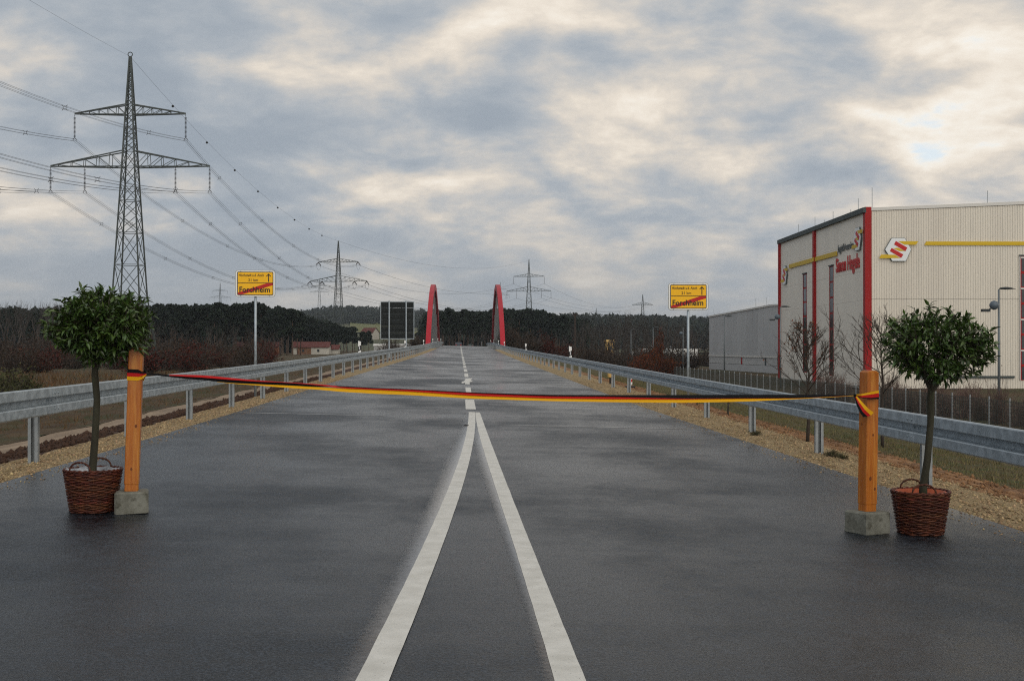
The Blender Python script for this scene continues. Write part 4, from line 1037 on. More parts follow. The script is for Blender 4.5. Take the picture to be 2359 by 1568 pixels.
def attach(Pp, rot, sc_, i, strain):
    Rm = Matrix.Rotation(rot, 3, 'Z')
    if i == 6: return Pp + Vector((0, 0, PH * sc_))
    x, z = PHASE[i]; return Pp + Rm @ Vector((x * sc_, 0, 0)) + Vector((0, 0, (z - (4.7 if not strain else 1.4)) * sc_))
def cable(name, A, B, sag, label, bundle, group, rad, spacers=6, balls=False, rope=30):
    t = thing(name, label, 'power line', A, 0, group)
    d = (B - A); hz_ = Vector((d.x, d.y, 0)).normalized(); sd = Vector((hz_.y, -hz_.x, 0)) * .2
    offs = [Vector((0, 0, 0))] if bundle == 1 else [sd * a + Vector((0, 0, .2 * b)) for a, b in ((-1, -1), (1, -1), (1, 1), (-1, 1))][:bundle]
    pt = lambda s: d * s - Vector((0, 0, 4 * sag * s * (1 - s)))
    for of in offs:
        MB().tube([pt(k / rope) + of for k in range(rope + 1)], rad, 3, False).build('wire', 'wire', t)
    if bundle == 4:
        for k in range(spacers):
            q = pt((k + .6) / spacers); m = MB()
            c4 = [q + o for o in offs]
            for a in range(4): m.beam(c4[a] * 1, c4[(a + 1) % 4], .05)
            for o in offs: m.beam(q + o * .9, q + o * 1.9, .06)
            m.build('spacer', 'wire', t)
    if balls:
        for k in range(1, 9):
            MB().lathe([(.02, -.28), (.22, -.18), (.30, 0), (.22, .18), (.02, .28)], 8).build('marker_ball', 'marker', t, pt(k / 9.5) - Vector((0, 0, .25)))
    return t
NM = ['upper conductor', 'upper conductor', 'lower conductor', 'lower conductor', 'lower conductor', 'lower conductor', 'earth wire']
r2 = (r12 + hd(P2, P3)) / 2
for i in range(7):
    A = attach(P1, r12, 1, i, False); B = attach(P2, r2, s2, i, True); Z0 = attach(P0, r12, 1, i, False)
    if i < 6:
        cable('conductor_bundle', A, Z0, 8.5, 'bundled conductor wires running out of view from the tall near pylon', 4, 'conductors leaving the tall pylon', .022, 7)
        cable('conductor_bundle', A, B, 8.0, 'bundled conductor wires sagging between the tall pylon and the strain pylon', 4, 'conductors between the two nearest pylons', .022, 6)
        cable('conductor', B, attach(P3, hd(P2, P3) * .55, .98, i, False), 9, 'thin conductor wires from the strain pylon past the bridge arches', 1, 'conductors past the bridge', .05)
    else:
        cable('earth_wire', A, Z0, 5, 'thin earth wire running out of view from the tall pylon tip', 1, None, .02)
        cable('earth_wire', A, B, 6, 'earth wire with black marker balls between two pylon tips', 1, None, .022, balls=True)
        cable('earth_wire', B, P3 + Vector((0, 0, PH * .98)), 8, 'thin earth wire from the strain pylon tip past the bridge', 1, None, .035)
for i in (0, 1, 3, 4):
    A = attach(P3, hd(P2, P3) * .55, .98, i, False); cable('conductor', A, P4 + Vector(((i - 2) * 5, 0, 29)), 8, 'thin far conductor wires beyond the distant pylon', 1, 'far conductors', .06)

# ------------------------------------------------------------------ warehouse
WZ = -2.5
C0 = at_z(1994, 895, WZ); C1 = at_z(1797, 872, WZ)
e1 = (C1 - C0); LW = e1.length; e1.normalize(); e2 = Vector((e1.y, -e1.x, 0))      # e1 along the side wall, e2 along the corrugated front
n1 = -e2; n2 = -e1                                                             # outward normals
up = Vector((0, 0, 1))
HW = at(1994, 481, C0.y).z - WZ
wh = thing('warehouse', 'tall cream warehouse with red corner strips and yellow band', 'building', C0)
def sw(px, py, plane):
    "pixel -> (distance along wall, height) on side wall (0) or front wall (1)"
    q = on_plane(px, py, C0, n1 if plane == 0 else n2) - C0
    return (q.dot(e1) if plane == 0 else q.dot(e2)), q.z
LF = 46.0; SL = .042
roofz = lambda s: HW + SL * min(s, LF - s)
# side wall: smooth panels between pilasters, each its own cladding panel
def wall_pt(plane, s, h, out=0.0): return (e1 * s + n1 * out + up * h) if plane == 0 else (e2 * s + n2 * out + up * h)
def wbox(plane, s0, s1, h0, h1, o0, o1, name, mat, parent):
    m = MB(); V = [wall_pt(plane, s, h, o) for o in (o0, o1) for s, h in ((s0, h0), (s1, h0), (s1, h1), (s0, h1))]
    m.add(V, [(0, 1, 2, 3), (7, 6, 5, 4), (0, 4, 5, 1), (1, 5, 6, 2), (2, 6, 7, 3), (3, 7, 4, 0)])
    o = m.build(name, mat, parent); return o
core = MB()
V = [wall_pt(0, s, h, -.35) + e2 * 0 for s, h in ((.4, 0), (LW, 0), (LW, HW - .2), (.4, HW - .2))]
# closed body behind the skins
sec = [(.3, 0), (LF, 0), (LF, HW), (LF / 2, roofz(LF / 2) - .15), (.3, HW - .12)]
V = [e2 * a + up * b + e1 * .3 for a, b in sec] + [e2 * a + up * b + e1 * LW for a, b in sec]
core.add(V, [tuple(range(5)), tuple(reversed(range(5, 10)))] + [(i, i + 5, (i + 1) % 5 + 5, (i + 1) % 5) for i in range(5)])
core.build('roof_and_core', 'trim_light', wh)
np_ = 8
wins = []
for (xa_, xb_, ya_, yb_) in ((1849, 1858, 628, 858), (1910, 1919.5, 610, 866)):
    s1, h1 = sw(xa_, (ya_ + 6), 0); s0, h0 = sw(xb_, ya_, 0); _, hb = sw(xb_, yb_, 0); wins.append((min(s0, s1), max(s0, s1), hb, (h0 + h1) / 2))
hs = np.linspace(0, HW - .25, 7)
for i in range(6):
    segs = sorted([(0.25, LW)])
    cuts = [(.25, LW)]
    for (a, b, h0, h1) in wins:
        if hs[i] < h1 and hs[i + 1] > h0:
            new = []
            for c_, d_ in cuts:
                if a > c_ and b < d_: new += [(c_, a), (b, d_)]
                else: new.append((c_, d_))
            cuts = new
    for c_, d_ in cuts: wbox(0, c_, d_, hs[i] + .006, hs[i + 1] - .006, -.28, 0, 'wall_panel', 'clad_smooth', wh)
    for (a, b, h0, h1) in wins:
        lo, hi = hs[i], hs[i + 1]
        if lo < h0 < hi: wbox(0, a, b, lo + .006, h0, -.28, 0, 'wall_panel', 'clad_smooth', wh)
        if lo < h1 < hi: wbox(0, a, b, h1, hi - .006, -.28, 0, 'wall_panel', 'clad_smooth', wh)
for (a, b, h0, h1) in wins:
    fr = wbox(0, a, b, h0 + .001, h1, -.06, -.03, 'window', 'hall_red', wh)
    k = 7; st = (h1 - h0) / k
    for j in range(k): wbox(0, a + .12, b - .12, h0 + j * st + .10, h0 + (j + 1) * st - .10, -.029, -.015, 'pane', 'glass', fr)
    for s_ in (a, b - .1): wbox(0, s_, s_ + .1, h0, h1, -.0295, .02, 'frame', 'hall_red', fr)
    wbox(0, a - .1, b + .1, h1, h1 + .12, .001, .10, 'lintel', 'trim_dark', fr)
# front wall: trapezoidal ribs as real folds
PIT = .225; xs = [0.30]; prof = []
s = .35
while s < LF - .1:
    prof += [(s, 0), (s + .055, 0), (s + .085, -.045), (s + PIT - .03, -.045), (s + PIT, 0)]; s += PIT
def rib_sheet(h_lo, h_hi, name):
    m = MB(); A = []
    for ss, oo in prof:
        hi = h_hi(ss) if callable(h_hi) else h_hi
        A.append((wall_pt(1, ss, h_lo, oo - .003), wall_pt(1, ss, hi, oo - .003)))
    V = [p for ab in A for p in ab]; m.add(V, [(2 * i, 2 * i + 2, 2 * i + 3, 2 * i + 1) for i in range(len(A) - 1)]); return m.build(name, 'clad', wh)
hseam = sw(2150, 689 + 0, 1)[1]
rib_sheet(.0, hseam - .015, 'ribbed_cladding'); rib_sheet(hseam + .015, lambda s_: roofz(s_) - .22, 'ribbed_cladding')
# eaves and trims
wbox(0, -.15, LW + .3, HW - .35, HW + .10, .002, .30, 'gutter', 'trim_dark', wh)
m = MB(); V = []
for s_, h_ in ((.36, roofz(.36)), (LF / 2, roofz(LF / 2)), (LF, roofz(LF))):
    for o, dz in ((.06, -.20), (.06, .08), (-.4, .08), (-.4, -.20)): V.append(wall_pt(1, s_, h_ + dz, o))
m.add(V, [(k * 4 + j, k * 4 + 4 + j, k * 4 + 4 + (j + 1) % 4, k * 4 + (j + 1) % 4) for k in range(2) for j in range(4)]); m.build('verge_trim', 'trim_light', wh)
# red pilasters
q = MB(); V = []
wc = .50
m = MB(); V = [e1 * a + e2 * b for a, b in ((-.08, -.08), (-.08, wc), (.28, wc), (.28, .28), (.55, .28), (.55, -.08))]
m.add([p + up * 0 for p in V] + [p + up * (HW + .16) for p in V], [tuple(reversed(range(6))), tuple(range(6, 12))] + [(i, (i + 1) % 6, 6 + (i + 1) % 6, 6 + i) for i in range(6)])
m.build('pilaster', 'hall_red', wh)
sm_ = sw(1878, 700, 0)[0]; wbox(0, sm_ - .28, sm_ + .28, 0, HW - .36, .003, .27, 'pilaster', 'hall_red', wh)
wbox(0, LW - .30, LW + .28, 0, HW - .36, .004, .22, 'pilaster', 'hall_red', wh)
# yellow bands
s0, h0 = sw(*[(2318.3 + 3) / 1.2757, 786 / 1.2757], 0); s1, h1 = sw(2461.7 / 1.2757, 738.8 / 1.2757, 0); hb = (h0 + h1) / 2
wbox(0, min(s0, s1), max(s0, s1), hb - .26, hb + .18, .10, .16, 'yellow_band', 'hall_yellow', wh)
wbox(0, sm_ - .30, sm_ + .30, hb - .26, hb + .18, .2705, .30, 'yellow_band', 'hall_yellow', wh)
zx = lambda x, y: (2006.7 + x / 6.669, 454.6 + y / 6.669)
sA, hA = sw(*zx(840, 680), 1); sB, hB = sw(*zx(808, 735), 1)
m = MB(); O = C0 * 0
def wprism(plane, poly, o0, o1, name, mat, parent):
    n = len(poly); ar = sum(poly[i][0] * poly[(i + 1) % n][1] - poly[(i + 1) % n][0] * poly[i][1] for i in range(n))
    A = poly if ar > 0 else poly[::-1]
    if plane == 0: A = A[::-1]
    V = [wall_pt(plane, s, h, o1) for s, h in A] + [wall_pt(plane, s, h, o0) for s, h in A]
    return MB().add(V, [tuple(range(n)), tuple(reversed(range(n, 2 * n)))] + [(i, n + i, n + (i + 1) % n, (i + 1) % n) for i in range(n)]).build(name, mat, parent)
wprism(1, [(sA, hA), (LF - 1, hA), (LF - 1, hB), (sB, hB)], .01, .10, 'yellow_band', 'hall_yellow', wh)
# emblem: hexagon, two red slanting bars, three yellow bars
LOGO = {'hex': [(195, 805), (300, 625), (505, 625), (605, 800), (520, 985), (310, 985)],
        'y1': [(395, 676), (710, 678), (672, 732), (492, 731)], 'y2': [(322, 785), (400, 776), (505, 828), (415, 829)], 'y3': [(140, 882), (352, 884), (432, 935), (108, 938)],
        'r1': [(365, 675), (540, 775), (510, 830), (335, 725)], 'r2': [(300, 782), (480, 880), (445, 932), (272, 828)]}
LG = {k: [sw(*zx(*p), 1) for p in v_] for k, v_ in LOGO.items()}
cxl = sum(p[0] for p in LG['hex']) / 6; cyl = sum(p[1] for p in LG['hex']) / 6
def emblem(plane, cs, ch, mirror):
    f = lambda P: [(cs + (p[0] - cxl) * mirror, ch + (p[1] - cyl)) for p in P]
    grow = lambda P, g: [(cs + (a - cs) * g, ch + (b - ch) * g) for a, b in P]
    hx = f(LG['hex']); e = wprism(plane, hx, .02, .17, 'emblem', 'logo_edge', wh)
    wprism(plane, grow(hx, .965), .171, .19, 'emblem_face', 'logo_white', e)
    for k, mat, o in (('y1', 'hall_yellow', .20), ('y2', 'hall_yellow', .199), ('y3', 'hall_yellow', .20), ('r1', 'letter_red', .215), ('r2', 'letter_red', .215)):
        wprism(plane, f(LG[k]), .1905, o, 'emblem_bar', mat, e)
emblem(1, cxl, cyl, 1)
z4 = lambda x, y: ((2280 + x / 5.227) / 1.2757, (580 + y / 5.227) / 1.2757)
a_, b_ = sw(*z4(1272, 640), 0); emblem(0, max(a_, 1.95), b_, -1)
a_, b_ = sw(*z4(146, 1195), 0); emblem(0, min(a_, LW - 1.75), b_, -1)
def wall_text(me, s_left, h, depth, name):
    Rm = Matrix((-e1, up, n1)).transposed()
    o = link(name, me, wh); o.matrix_local = Matrix.Translation(wall_pt(0, s_left, h, depth)) @ Rm.to_4x4(); return o
sl_, hl_ = sw(*z4(925, 1165), 0); sr_, hr_ = sw(*z4(1288, 1065), 0)
wall_text(text_mesh('Simon Hegele', 1.95, .05, 'letter_red', .03, abs(sl_ - sr_)), sl_, (hl_ + hr_) / 2, .05, 'lettering')
sl2, hl2 = sw(*z4(962, 845), 0); sr2, hr2 = sw(*z4(1195, 775), 0)
wall_text(text_mesh('logistik+service', 1.0, .05, 'letter_grey', .01, abs(sl2 - sr2)), sl2, (hl2 + hr2) / 2, .08, 'lettering')
# tall window on the front, at the edge of the view
s0, h1 = sw(2349, 590, 1); _, h0 = sw(2349, 875, 1); wd = 3.4
fr = wbox(1, s0, s0 + wd, h0, h1, -.0, .05, 'window', 'hall_red', wh)
k = 8; st = (h1 - h0) / k
for j in range(k):
    for c_ in range(2):
        a = s0 + .10 + c_ * (wd - .1) / 2; wbox(1, a, a + (wd - .1) / 2 - .10, h0 + j * st + .04, h0 + (j + 1) * st - .20, .0505, .056, 'pane', 'glass', fr)
    wbox(1, s0 + .05, s0 + wd - .05, h0 + (j + 1) * st - .20, h0 + (j + 1) * st - .06, .051, .075, 'transom', 'trim_light' if j % 2 else 'hall_red', fr)
wbox(1, s0 - .08, s0 - .005, h0, h1 + .1, .002, .08, 'frame', 'trim_light', fr); wbox(1, s0 - .12, s0 + wd, h1 + .001, h1 + .12, .002, .12, 'lintel', 'trim_dark', fr)
# small projecting canopies low on the front
wbox(1, 5.0, 13.5, sw(2200, 868, 1)[1] - .1, sw(2200, 868, 1)[1] + .1, .002, .12, 'sill_trim', 'trim_dark', wh)
for px, top, base in ((1827, 530, 552), (1864, 503, 528), (1905, 488, 510), (1962, 462, 492), (2013, 435, 480), (1945, 492, 502), (1885, 518, 522)):
    s_, h_ = sw(px, base, 0) if px < 1994 else (0.8, HW)
    if px >= 1994: q = wall_pt(1, .9, HW, -1.0)
    else: q = wall_pt(0, min(s_, LW - .5), HW, -.6)
    L_ = max((base - top) / FPX * (C0 + q).y * 1.05, .5); MB().tube([q, q + up * (L_ + .2)], .03, 5).build('lightning_rod', 'zinc_dark', wh)
q = wall_pt(1, 11.5, roofz(11.5), -1.0); MB().tube([q, q + up * 1.3], .03, 5).build('lightning_rod', 'zinc_dark', wh)

# ------------------------------------------------------------------ grey hall
A0 = at_z(1800, 861, -2.55); A1 = at_z(1633, 850, -2.55)
h_e1 = (A1 - A0).normalized(); LH = (A1 - A0).length; h_n = Vector((h_e1.y, -h_e1.x, 0)) * -1
if h_n.dot(CAM - A0) < 0: h_n = -h_n
gh = thing('grey_hall', 'low grey panelled hall behind the cream warehouse', 'building', A0)
zl_ = on_plane(1633, 729, A0, h_n).z - A0.z; zr_ = on_plane(1776, 703, A0, h_n).z - A0.z
sr0 = (on_plane(1776, 703, A0, h_n) - A0).dot(h_e1)
top = lambda s: np.interp(s, [-12, sr0, LH], [zr_ - .3, zr_, zl_])
m = MB(); sec = [(-10, 0), (LH, 0), (LH, zl_), (sr0, zr_), (-10, zr_ - .25)]
V = [h_e1 * a + up * b - h_n * .12 for a, b in sec] + [h_e1 * a + up * b - h_n * 30 for a, b in sec]
m.add(V, [tuple(range(5)), tuple(reversed(range(5, 10)))] + [(i, i + 5, (i + 1) % 5 + 5, (i + 1) % 5) for i in range(5)]); m.build('core', 'joint', gh)
hb2 = on_plane(1700, 820, A0, h_n).z - A0.z
edges = np.linspace(-10, LH, 19)
def hquad(pts, o0, o1, name, mat):
    V = [h_e1 * a + up * b + h_n * o1 for a, b in pts] + [h_e1 * a + up * b + h_n * o0 for a, b in pts]; n = len(pts)
    return MB().add(V, [tuple(range(n)), tuple(reversed(range(n, 2 * n)))] + [(i, n + i, n + (i + 1) % n, (i + 1) % n) for i in range(n)]).build(name, mat, gh)
for a, b in zip(edges[:-1], edges[1:]):
    a2, b2 = a + .04, b - .04
    hquad([(a2, hb2 + .15), (b2, hb2 + .15), (b2, float(top(b2)) - .05), (a2, float(top(a2)) - .05)], -.11, 0, 'wall_panel', 'hall_grey')
m = MB(); s_ = -10.0; A = []
while s_ < LH:
    for ds, o in ((0, 0), (.12, 0), (.18, -.06), (.34, -.06), (.4, 0)): A.append((min(s_ + ds, LH), o))
    s_ += .4
V = []
for a, o in A: V += [h_e1 * a + up * 1.1 + h_n * (o + .01), h_e1 * a + up * (hb2 - .12) + h_n * (o + .01)]
m.add(V, [(2 * i, 2 * i + 2, 2 * i + 3, 2 * i + 1) for i in range(len(A) - 1)]); m.build('ribbed_cladding', 'hall_ribbed', gh)
hquad([(-10, 0), (LH, 0), (LH, 1.05), (-10, 1.05)], -.11, .03, 'plinth', 'hall_grey')
hquad([(-10, hb2 - .12), (LH, hb2 - .12), (LH, hb2 + .13), (-10, hb2 + .13)], -.1, .10, 'ledge', 'trim_light')
for px in (1708, 1763):
    s_ = (on_plane(px, 835, A0, h_n) - A0).dot(h_e1); hquad([(s_ - .3, 1.1), (s_ + .3, 1.1), (s_ + .3, hb2 - .15), (s_ - .3, hb2 - .15)], .012, .04, 'downpipe', 'trim_dark' if px > 1750 else 'hall_red')
m = MB(); V = []
for a in (-10, sr0, LH):
    h_ = float(top(a)); V += [h_e1 * a + up * (h_ + d) + h_n * o for o, d in ((.15, -.12), (.15, .12), (-30, .12), (-30, -.12))]
m.add(V, [(k * 4 + j, k * 4 + 4 + j, k * 4 + 4 + (j + 1) % 4, k * 4 + (j + 1) % 4) for k in range(2) for j in range(4)]); m.build('roof', 'trim_light', gh)
for px in (1722, 1748, 1698):
    q = on_plane(px, 712, A0, h_n) - A0 - h_n * 3; MB().tube([Vector((q.x, q.y, zr_ - .3)), Vector((q.x, q.y, zr_ + 1.6))], .03, 5).build('lightning_rod', 'zinc_dark', gh)

# ------------------------------------------------------------------ street lamps along the yard
def lamp(px, top_py, Y, label, globe, group=None):
    tp = at(px, top_py, Y); g = float(G(tp.x, tp.y)); H = tp.z - g
    t = thing('street_lamp', label, 'street lamp', (tp.x, tp.y, g), 0, group)
    MB().tube([(0, 0, -.2), (0, 0, H * .5), (0, 0, H)], [.085, .075, .05], 8).build('pole', 'lamp_pole', t, smooth=True)
    m = MB(); V = []; n = 9
    for k in range(n):                          # flat drop-shaped head on a short arm
        s = k / (n - 1); x = .05 + .95 * s; w = .17 * math.sin(math.pi * min(1, .12 + s * .9)) + .02; hh = .10 * math.sin(math.pi * min(1, .15 + s * .88)) + .012
        for j in range(8):
            b = 2 * math.pi * j / 8; V.append((x, w * math.cos(b), H + .02 + hh * max(math.sin(b), -.35)))
    m.add(V, [(k * 8 + j, k * 8 + 8 + j, k * 8 + 8 + (j + 1) % 8, k * 8 + (j + 1) % 8) for k in range(n - 1) for j in range(8)] + [tuple(range(8)), tuple(reversed(range(8 * (n - 1), 8 * n)))])
    m.build('lamp_head', 'lamp_head', t, smooth=True)
    if globe:
        zg = H - .92
        MB().lathe([(.02, -.27), (.17, -.21), (.26, -.05), (.26, .06), (.17, .21), (.02, .27)], 14).build('floodlight_globe', 'globe', t, (-.30, -.05, zg), None, True)
        m = MB().tube([(-.52, -.05, zg - .2), (-.62, -.08, zg - .28)], .05, 6); m.box((-.80, -.08, zg - .30), (.46, .24, .16)); m.build('camera_housing', 'lamp_head', t)
    return t
lamp(2300, 666, 68.5, 'street lamp with floodlight in front of the ribbed warehouse front', True)
lamp(1797, 707, 114, 'street lamp with floodlight at the far corner of the cream warehouse', True)
lamp(1668, 729, 139, 'slim street lamp in front of the grey hall', False)
lamp(1573, 753, 172, 'street lamp with floodlight behind the grass-bank town sign post', True)
lamp(1504, 754, 200, 'slim street lamp above the orange bushes', False)
lamp(1453, 759, 229, 'slim street lamp in front of the bare trees', False)

# ------------------------------------------------------------------ mesh fence
fx, FS = 24.0, 2.12
fence = thing('mesh_fence', 'dark wire mesh fence with grey posts in front of the warehouse', 'fence', (fx, 40, 0))
POSTF = MB().box((0, 0, .78), (.06, .06, 1.56)).mesh('fence_post', 'fence_post')
pm = MB()
for k in range(9): pm.beam((0, k * FS / 9 + .05, .05), (0, k * FS / 9 + .05, 1.45), .014)
for k in range(9): pm.beam((-.012, .03, .08 + k * .165), (-.012, FS - .03, .08 + k * .165), .012)
for k in range(22): pm.beam((.004, k * FS / 22 + .03, .05), (.004, k * FS / 22 + .03, 1.45), .008)
PANEL = pm.mesh('mesh_panel', 'mesh_green')
for i in range(48):
    y = 38 + i * FS; z = float(G(fx, y)); link('fence_post', POSTF, fence, (0, y - 40, z)); link('mesh_panel', PANEL, fence, (0, y - 40, z))

# ------------------------------------------------------------------ tree generators
def bare_mesh(name, mat, seed, H, levels, spread, nb, r0, up_=.35, trunk=.28, n=3):
    rg = random.Random(seed); m = MB()
    def grow(p, d, l_, r_, lev):
        q = p + d * l_ * .55 + Vector((rg.gauss(0, .04), rg.gauss(0, .04), 0)) * l_; e = q + (d + Vector((rg.gauss(0, .12), rg.gauss(0, .12), .08 * up_))).normalized() * l_ * .5
        m.tube([p, q, e], [r_, r_ * .8, r_ * .55], n + (2 if lev == 0 else 0), False)
        if lev >= levels: return
        k = nb + (1 if lev < 2 else 0)
        for i in range(k):
            f = rg.uniform(.35, 1.0) if i else 1.0
            b = p.lerp(e, f) if lev else p.lerp(e, max(f, .55)); a = rg.uniform(0, 6.283); s = spread * rg.uniform(.6, 1.25)
            o = Vector((math.cos(a), math.sin(a), 0)); dd = (d * math.cos(s) + o * math.sin(s) + Vector((0, 0, up_ * rg.uniform(.2, .8)))).normalized()
            grow(b, dd, l_ * rg.uniform(.52, .80), max(r_ * .52, .25 * r0 / 6), lev + 1)
    grow(Vector((0, 0, -.1)), Vector((rg.gauss(0, .03), rg.gauss(0, .03), 1)).normalized(), H * trunk, r0, 0)
    zmax = max(v_[2] for v_ in m.V); f = H / zmax; m.V = [(x * f, y * f, z * f) for x, y, z in m.V]
    return m
def split_bare(m, hcut):
    "trunk (first tube) and the branches, as two meshes"
    return m
def pine_meshes(seed, H):
    rg = np.random.default_rng(seed); m = MB()
    top = Vector((rg.normal(0, .3), rg.normal(0, .3), H * .97))
    m.tube([(0, 0, -.5), (rg.normal(0, .1), 0, H * .4), top], [.22, .17, .04], 6)
    lob = []
    nl = 13
    for k in range(nl):
        z = H * (.42 + .56 * (k + .5) / nl); a = rg.random() * 6.28; rr = (1 - ((k + .5) / nl) ** 1.6) * H * .15 + .3
        q = Vector((math.cos(a) * rr * .75, math.sin(a) * rr * .75, z)); lob.append((q, rg.uniform(.75, 1.3) * H * .075))
        m.tube([(top.x * z / H * .6, top.y * z / H * .6, z - .5), q], [.06, .03], 3, False)
    lob.append((top, H * .055))
    V = []; n = 0
    pts = []
    for q, s in lob:
        k = int(70 * (s / (H * .07)) ** 2); d = rg.standard_normal((k, 3)); d /= np.linalg.norm(d, axis=1)[:, None]
        pts.append(np.array(q) + d * (rg.random((k, 1)) ** .4) * np.array([s * 1.25, s * 1.25, s * .75]))
    P = np.concatenate(pts); n = len(P); sz = .42
    a = rg.standard_normal((n, 3)); a /= np.linalg.norm(a, axis=1)[:, None]; b = np.cross(a, rg.standard_normal((n, 3))); b /= np.linalg.norm(b, axis=1)[:, None]
    sc_ = sz * (.6 + .8 * rg.random((n, 1)))
    Vt = np.stack([P - a * sc_ - b * sc_ * .5, P + a * sc_ - b * sc_ * .4, P + a * sc_ * .3 + b * sc_, P - a * sc_ * .6 + b * sc_ * .6], 1).reshape(-1, 3)
    cm = np_mesh('crown', Vt, np.arange(4 * n).reshape(-1, 4), 'pine')
    return m.mesh('trunk', 'pine_bark'), cm
PINES = [pine_meshes(i + 20, 15.0) for i in range(5)]
BARE = []
for i in range(5):
    mb = bare_mesh('crown', 'bare', 50 + i, 13.0, 5 if i < 5 else 4, .55 if i % 2 else .42, 2, .20, .5, .30)
    # first tube is the trunk: 3 rings of 5
    tv, tf = mb.V[:15], [f for f in mb.F if max(f) < 15]; rest = [tuple(j - 15 for j in f) for f in mb.F if min(f) >= 15]
    BARE.append((MB().add(tv, tf).mesh('trunk', 'bare'), MB().add(mb.V[15:], rest).mesh('crown', 'bare')))
def place_tree(name, meshes, loc, h, base_h, rot, label, group):
    t = thing(name, label, 'tree', loc, rot, group); s = h / base_h; t.scale = (s * random.uniform(.9, 1.15), s * random.uniform(.9, 1.15), s)
    link('trunk', meshes[0], t); link('crown', meshes[1], t)
def row(name, kinds, bh, px0, px1, n, ytops, Y0, Y1, label, group, seed):
    rg = random.Random(seed)
    for i in range(n):
        px = px0 + (px1 - px0) * (i + rg.uniform(-.4, .4)) / max(1, n - 1); Y = rg.uniform(Y0, Y1)
        ty = float(np.interp(px, [a for a, _ in ytops], [b for _, b in ytops])) + rg.uniform(-3, 9)
        tp = at(px, ty, Y); g = float(G(tp.x, tp.y)); h = max(tp.z - g, 4)
        place_tree(name, rg.choice(kinds), (tp.x, tp.y, g), h, bh, rg.uniform(0, 6.28), label, group)
TOPL = [(-120, 700), (330, 703), (420, 704), (480, 700), (590, 700), (640, 710), (690, 721), (740, 736), (800, 752), (880, 775)]
row('pine_tree', PINES, 15, 300, 690, 50, TOPL, 330, 400, 'dark pine at the edge of the wood behind the muddy-side town sign', 'pines of the wood on the muddy side', 1)
row('pine_tree', PINES, 15, 640, 850, 22, TOPL, 400, 470, 'dark pine at the edge of the wood behind the muddy-side town sign', 'pines of the wood on the muddy side', 2)
row('pine_tree', PINES, 15, -100, 330, 24, [(-100, 716), (330, 712)], 350, 400, 'dark pine at the edge of the wood behind the muddy-side town sign', 'pines of the wood on the muddy side', 3)
TOPB = [(-120, 690), (60, 688), (130, 684), (330, 700)]
row('bare_tree', BARE, 13, -110, 345, 40, TOPB, 260, 330, 'leafless grey tree at the wood edge behind the round-headed bay tree', 'bare trees behind the bay tree', 4)
row('bare_tree', BARE, 13, 330, 640, 18, [(330, 735), (640, 745)], 290, 325, 'leafless grey tree standing low before the dark pines', 'bare trees before the pines', 41)
TOPC = [(990, 716), (1040, 713), (1070, 716), (1110, 718), (1160, 712), (1230, 714), (1270, 722), (1300, 730), (1345, 735)]
row('pine_tree', PINES, 15, 985, 1345, 58, TOPC, 400, 470, 'dark pine in the wood beyond the arch bridge', 'pines beyond the bridge', 5)
row('bare_tree', BARE, 13, 1000, 1340, 26, [(1000, 752), (1340, 758)], 350, 395, 'leafless brown tree low in front of the pines beyond the bridge', 'bare trees beyond the bridge', 6)
TOPD = [(1330, 735), (1400, 722), (1440, 714), (1500, 718), (1560, 730), (1640, 735)]
row('bare_tree', BARE, 13, 1330, 1600, 44, TOPD, 300, 370, 'leafless grey tree in the copse beside the grey hall', 'bare trees of the copse by the hall', 7)
row('bare_tree', BARE, 13, 1370, 1640, 26, [(1370, 745), (1640, 750)], 250, 300, 'leafless grey tree in the copse beside the grey hall', 'bare trees of the copse by the hall', 8)
tp = at(1643, 709, 240); place_tree('bare_tree', BARE[1], (tp.x, tp.y, -2.7), tp.z + 2.7, 13, 1.0, 'single rounded bare tree showing above the roof edge of the grey hall', None)

# far wooded hill and its field
def far_wood(name, px0, px1, ytop, Y0, Y1, n, hgt, label, seed, skirt=14):
    rg = np.random.default_rng(seed); V = []; F3 = []
    P = []
    for i in range(n):
        px = rg.uniform(px0, px1); Y = rg.uniform(Y0, Y1)
        ty = np.interp(px, [a for a, _ in ytop], [b for _, b in ytop]) + rg.uniform(-1, 3.5) + (Y1 - Y) / (Y1 - Y0) * 26
        tp = at(px, ty, Y); P.append((tp.x, tp.y, tp.z, hgt * rg.uniform(.7, 1.2)))
    P = np.array(P); k = 26
    d = rg.standard_normal((len(P), k, 3)); d /= np.linalg.norm(d, axis=2)[..., None]
    q = P[:, None, :3] + d * np.array([.26, .26, .42]) * P[:, None, 3:4]; q[..., 2] -= P[:, None, 3] * .42
    q = q.reshape(-1, 3); s = np.repeat(P[:, 3], k)[:, None] * .15
    a = rg.standard_normal(q.shape); b = rg.standard_normal(q.shape); a /= np.linalg.norm(a, axis=1)[:, None]; b /= np.linalg.norm(b, axis=1)[:, None]
    Vt = np.stack([q - a * s, q + a * s, q + b * s * 1.3], 1).reshape(-1, 3)
    return tag(link(name, np_mesh(name, Vt, np.arange(len(Vt)).reshape(-1, 3), 'far_wood')), label, 'wood', kind='stuff')
HTOP = [(560, 722), (690, 716), (740, 707), (800, 704), (870, 706), (940, 710), (1010, 716), (1090, 722)]
far_wood('far_wood', 560, 1100, HTOP, 1250, 1650, 2600, 17, 'dark wooded ridge in the distance behind the barn', 31)
far_wood('far_wood', 1290, 1820, [(1290, 722), (1400, 724), (1640, 730), (1820, 730)], 800, 1100, 1700, 15, 'distant belt of pines behind the copse by the grey hall', 32)
far_wood('far_wood', -150, 760, [(-150, 712), (330, 708), (500, 706), (600, 708), (690, 722), (760, 742)], 470, 620, 1500, 14, 'deep part of the pine wood on the muddy side', 33)
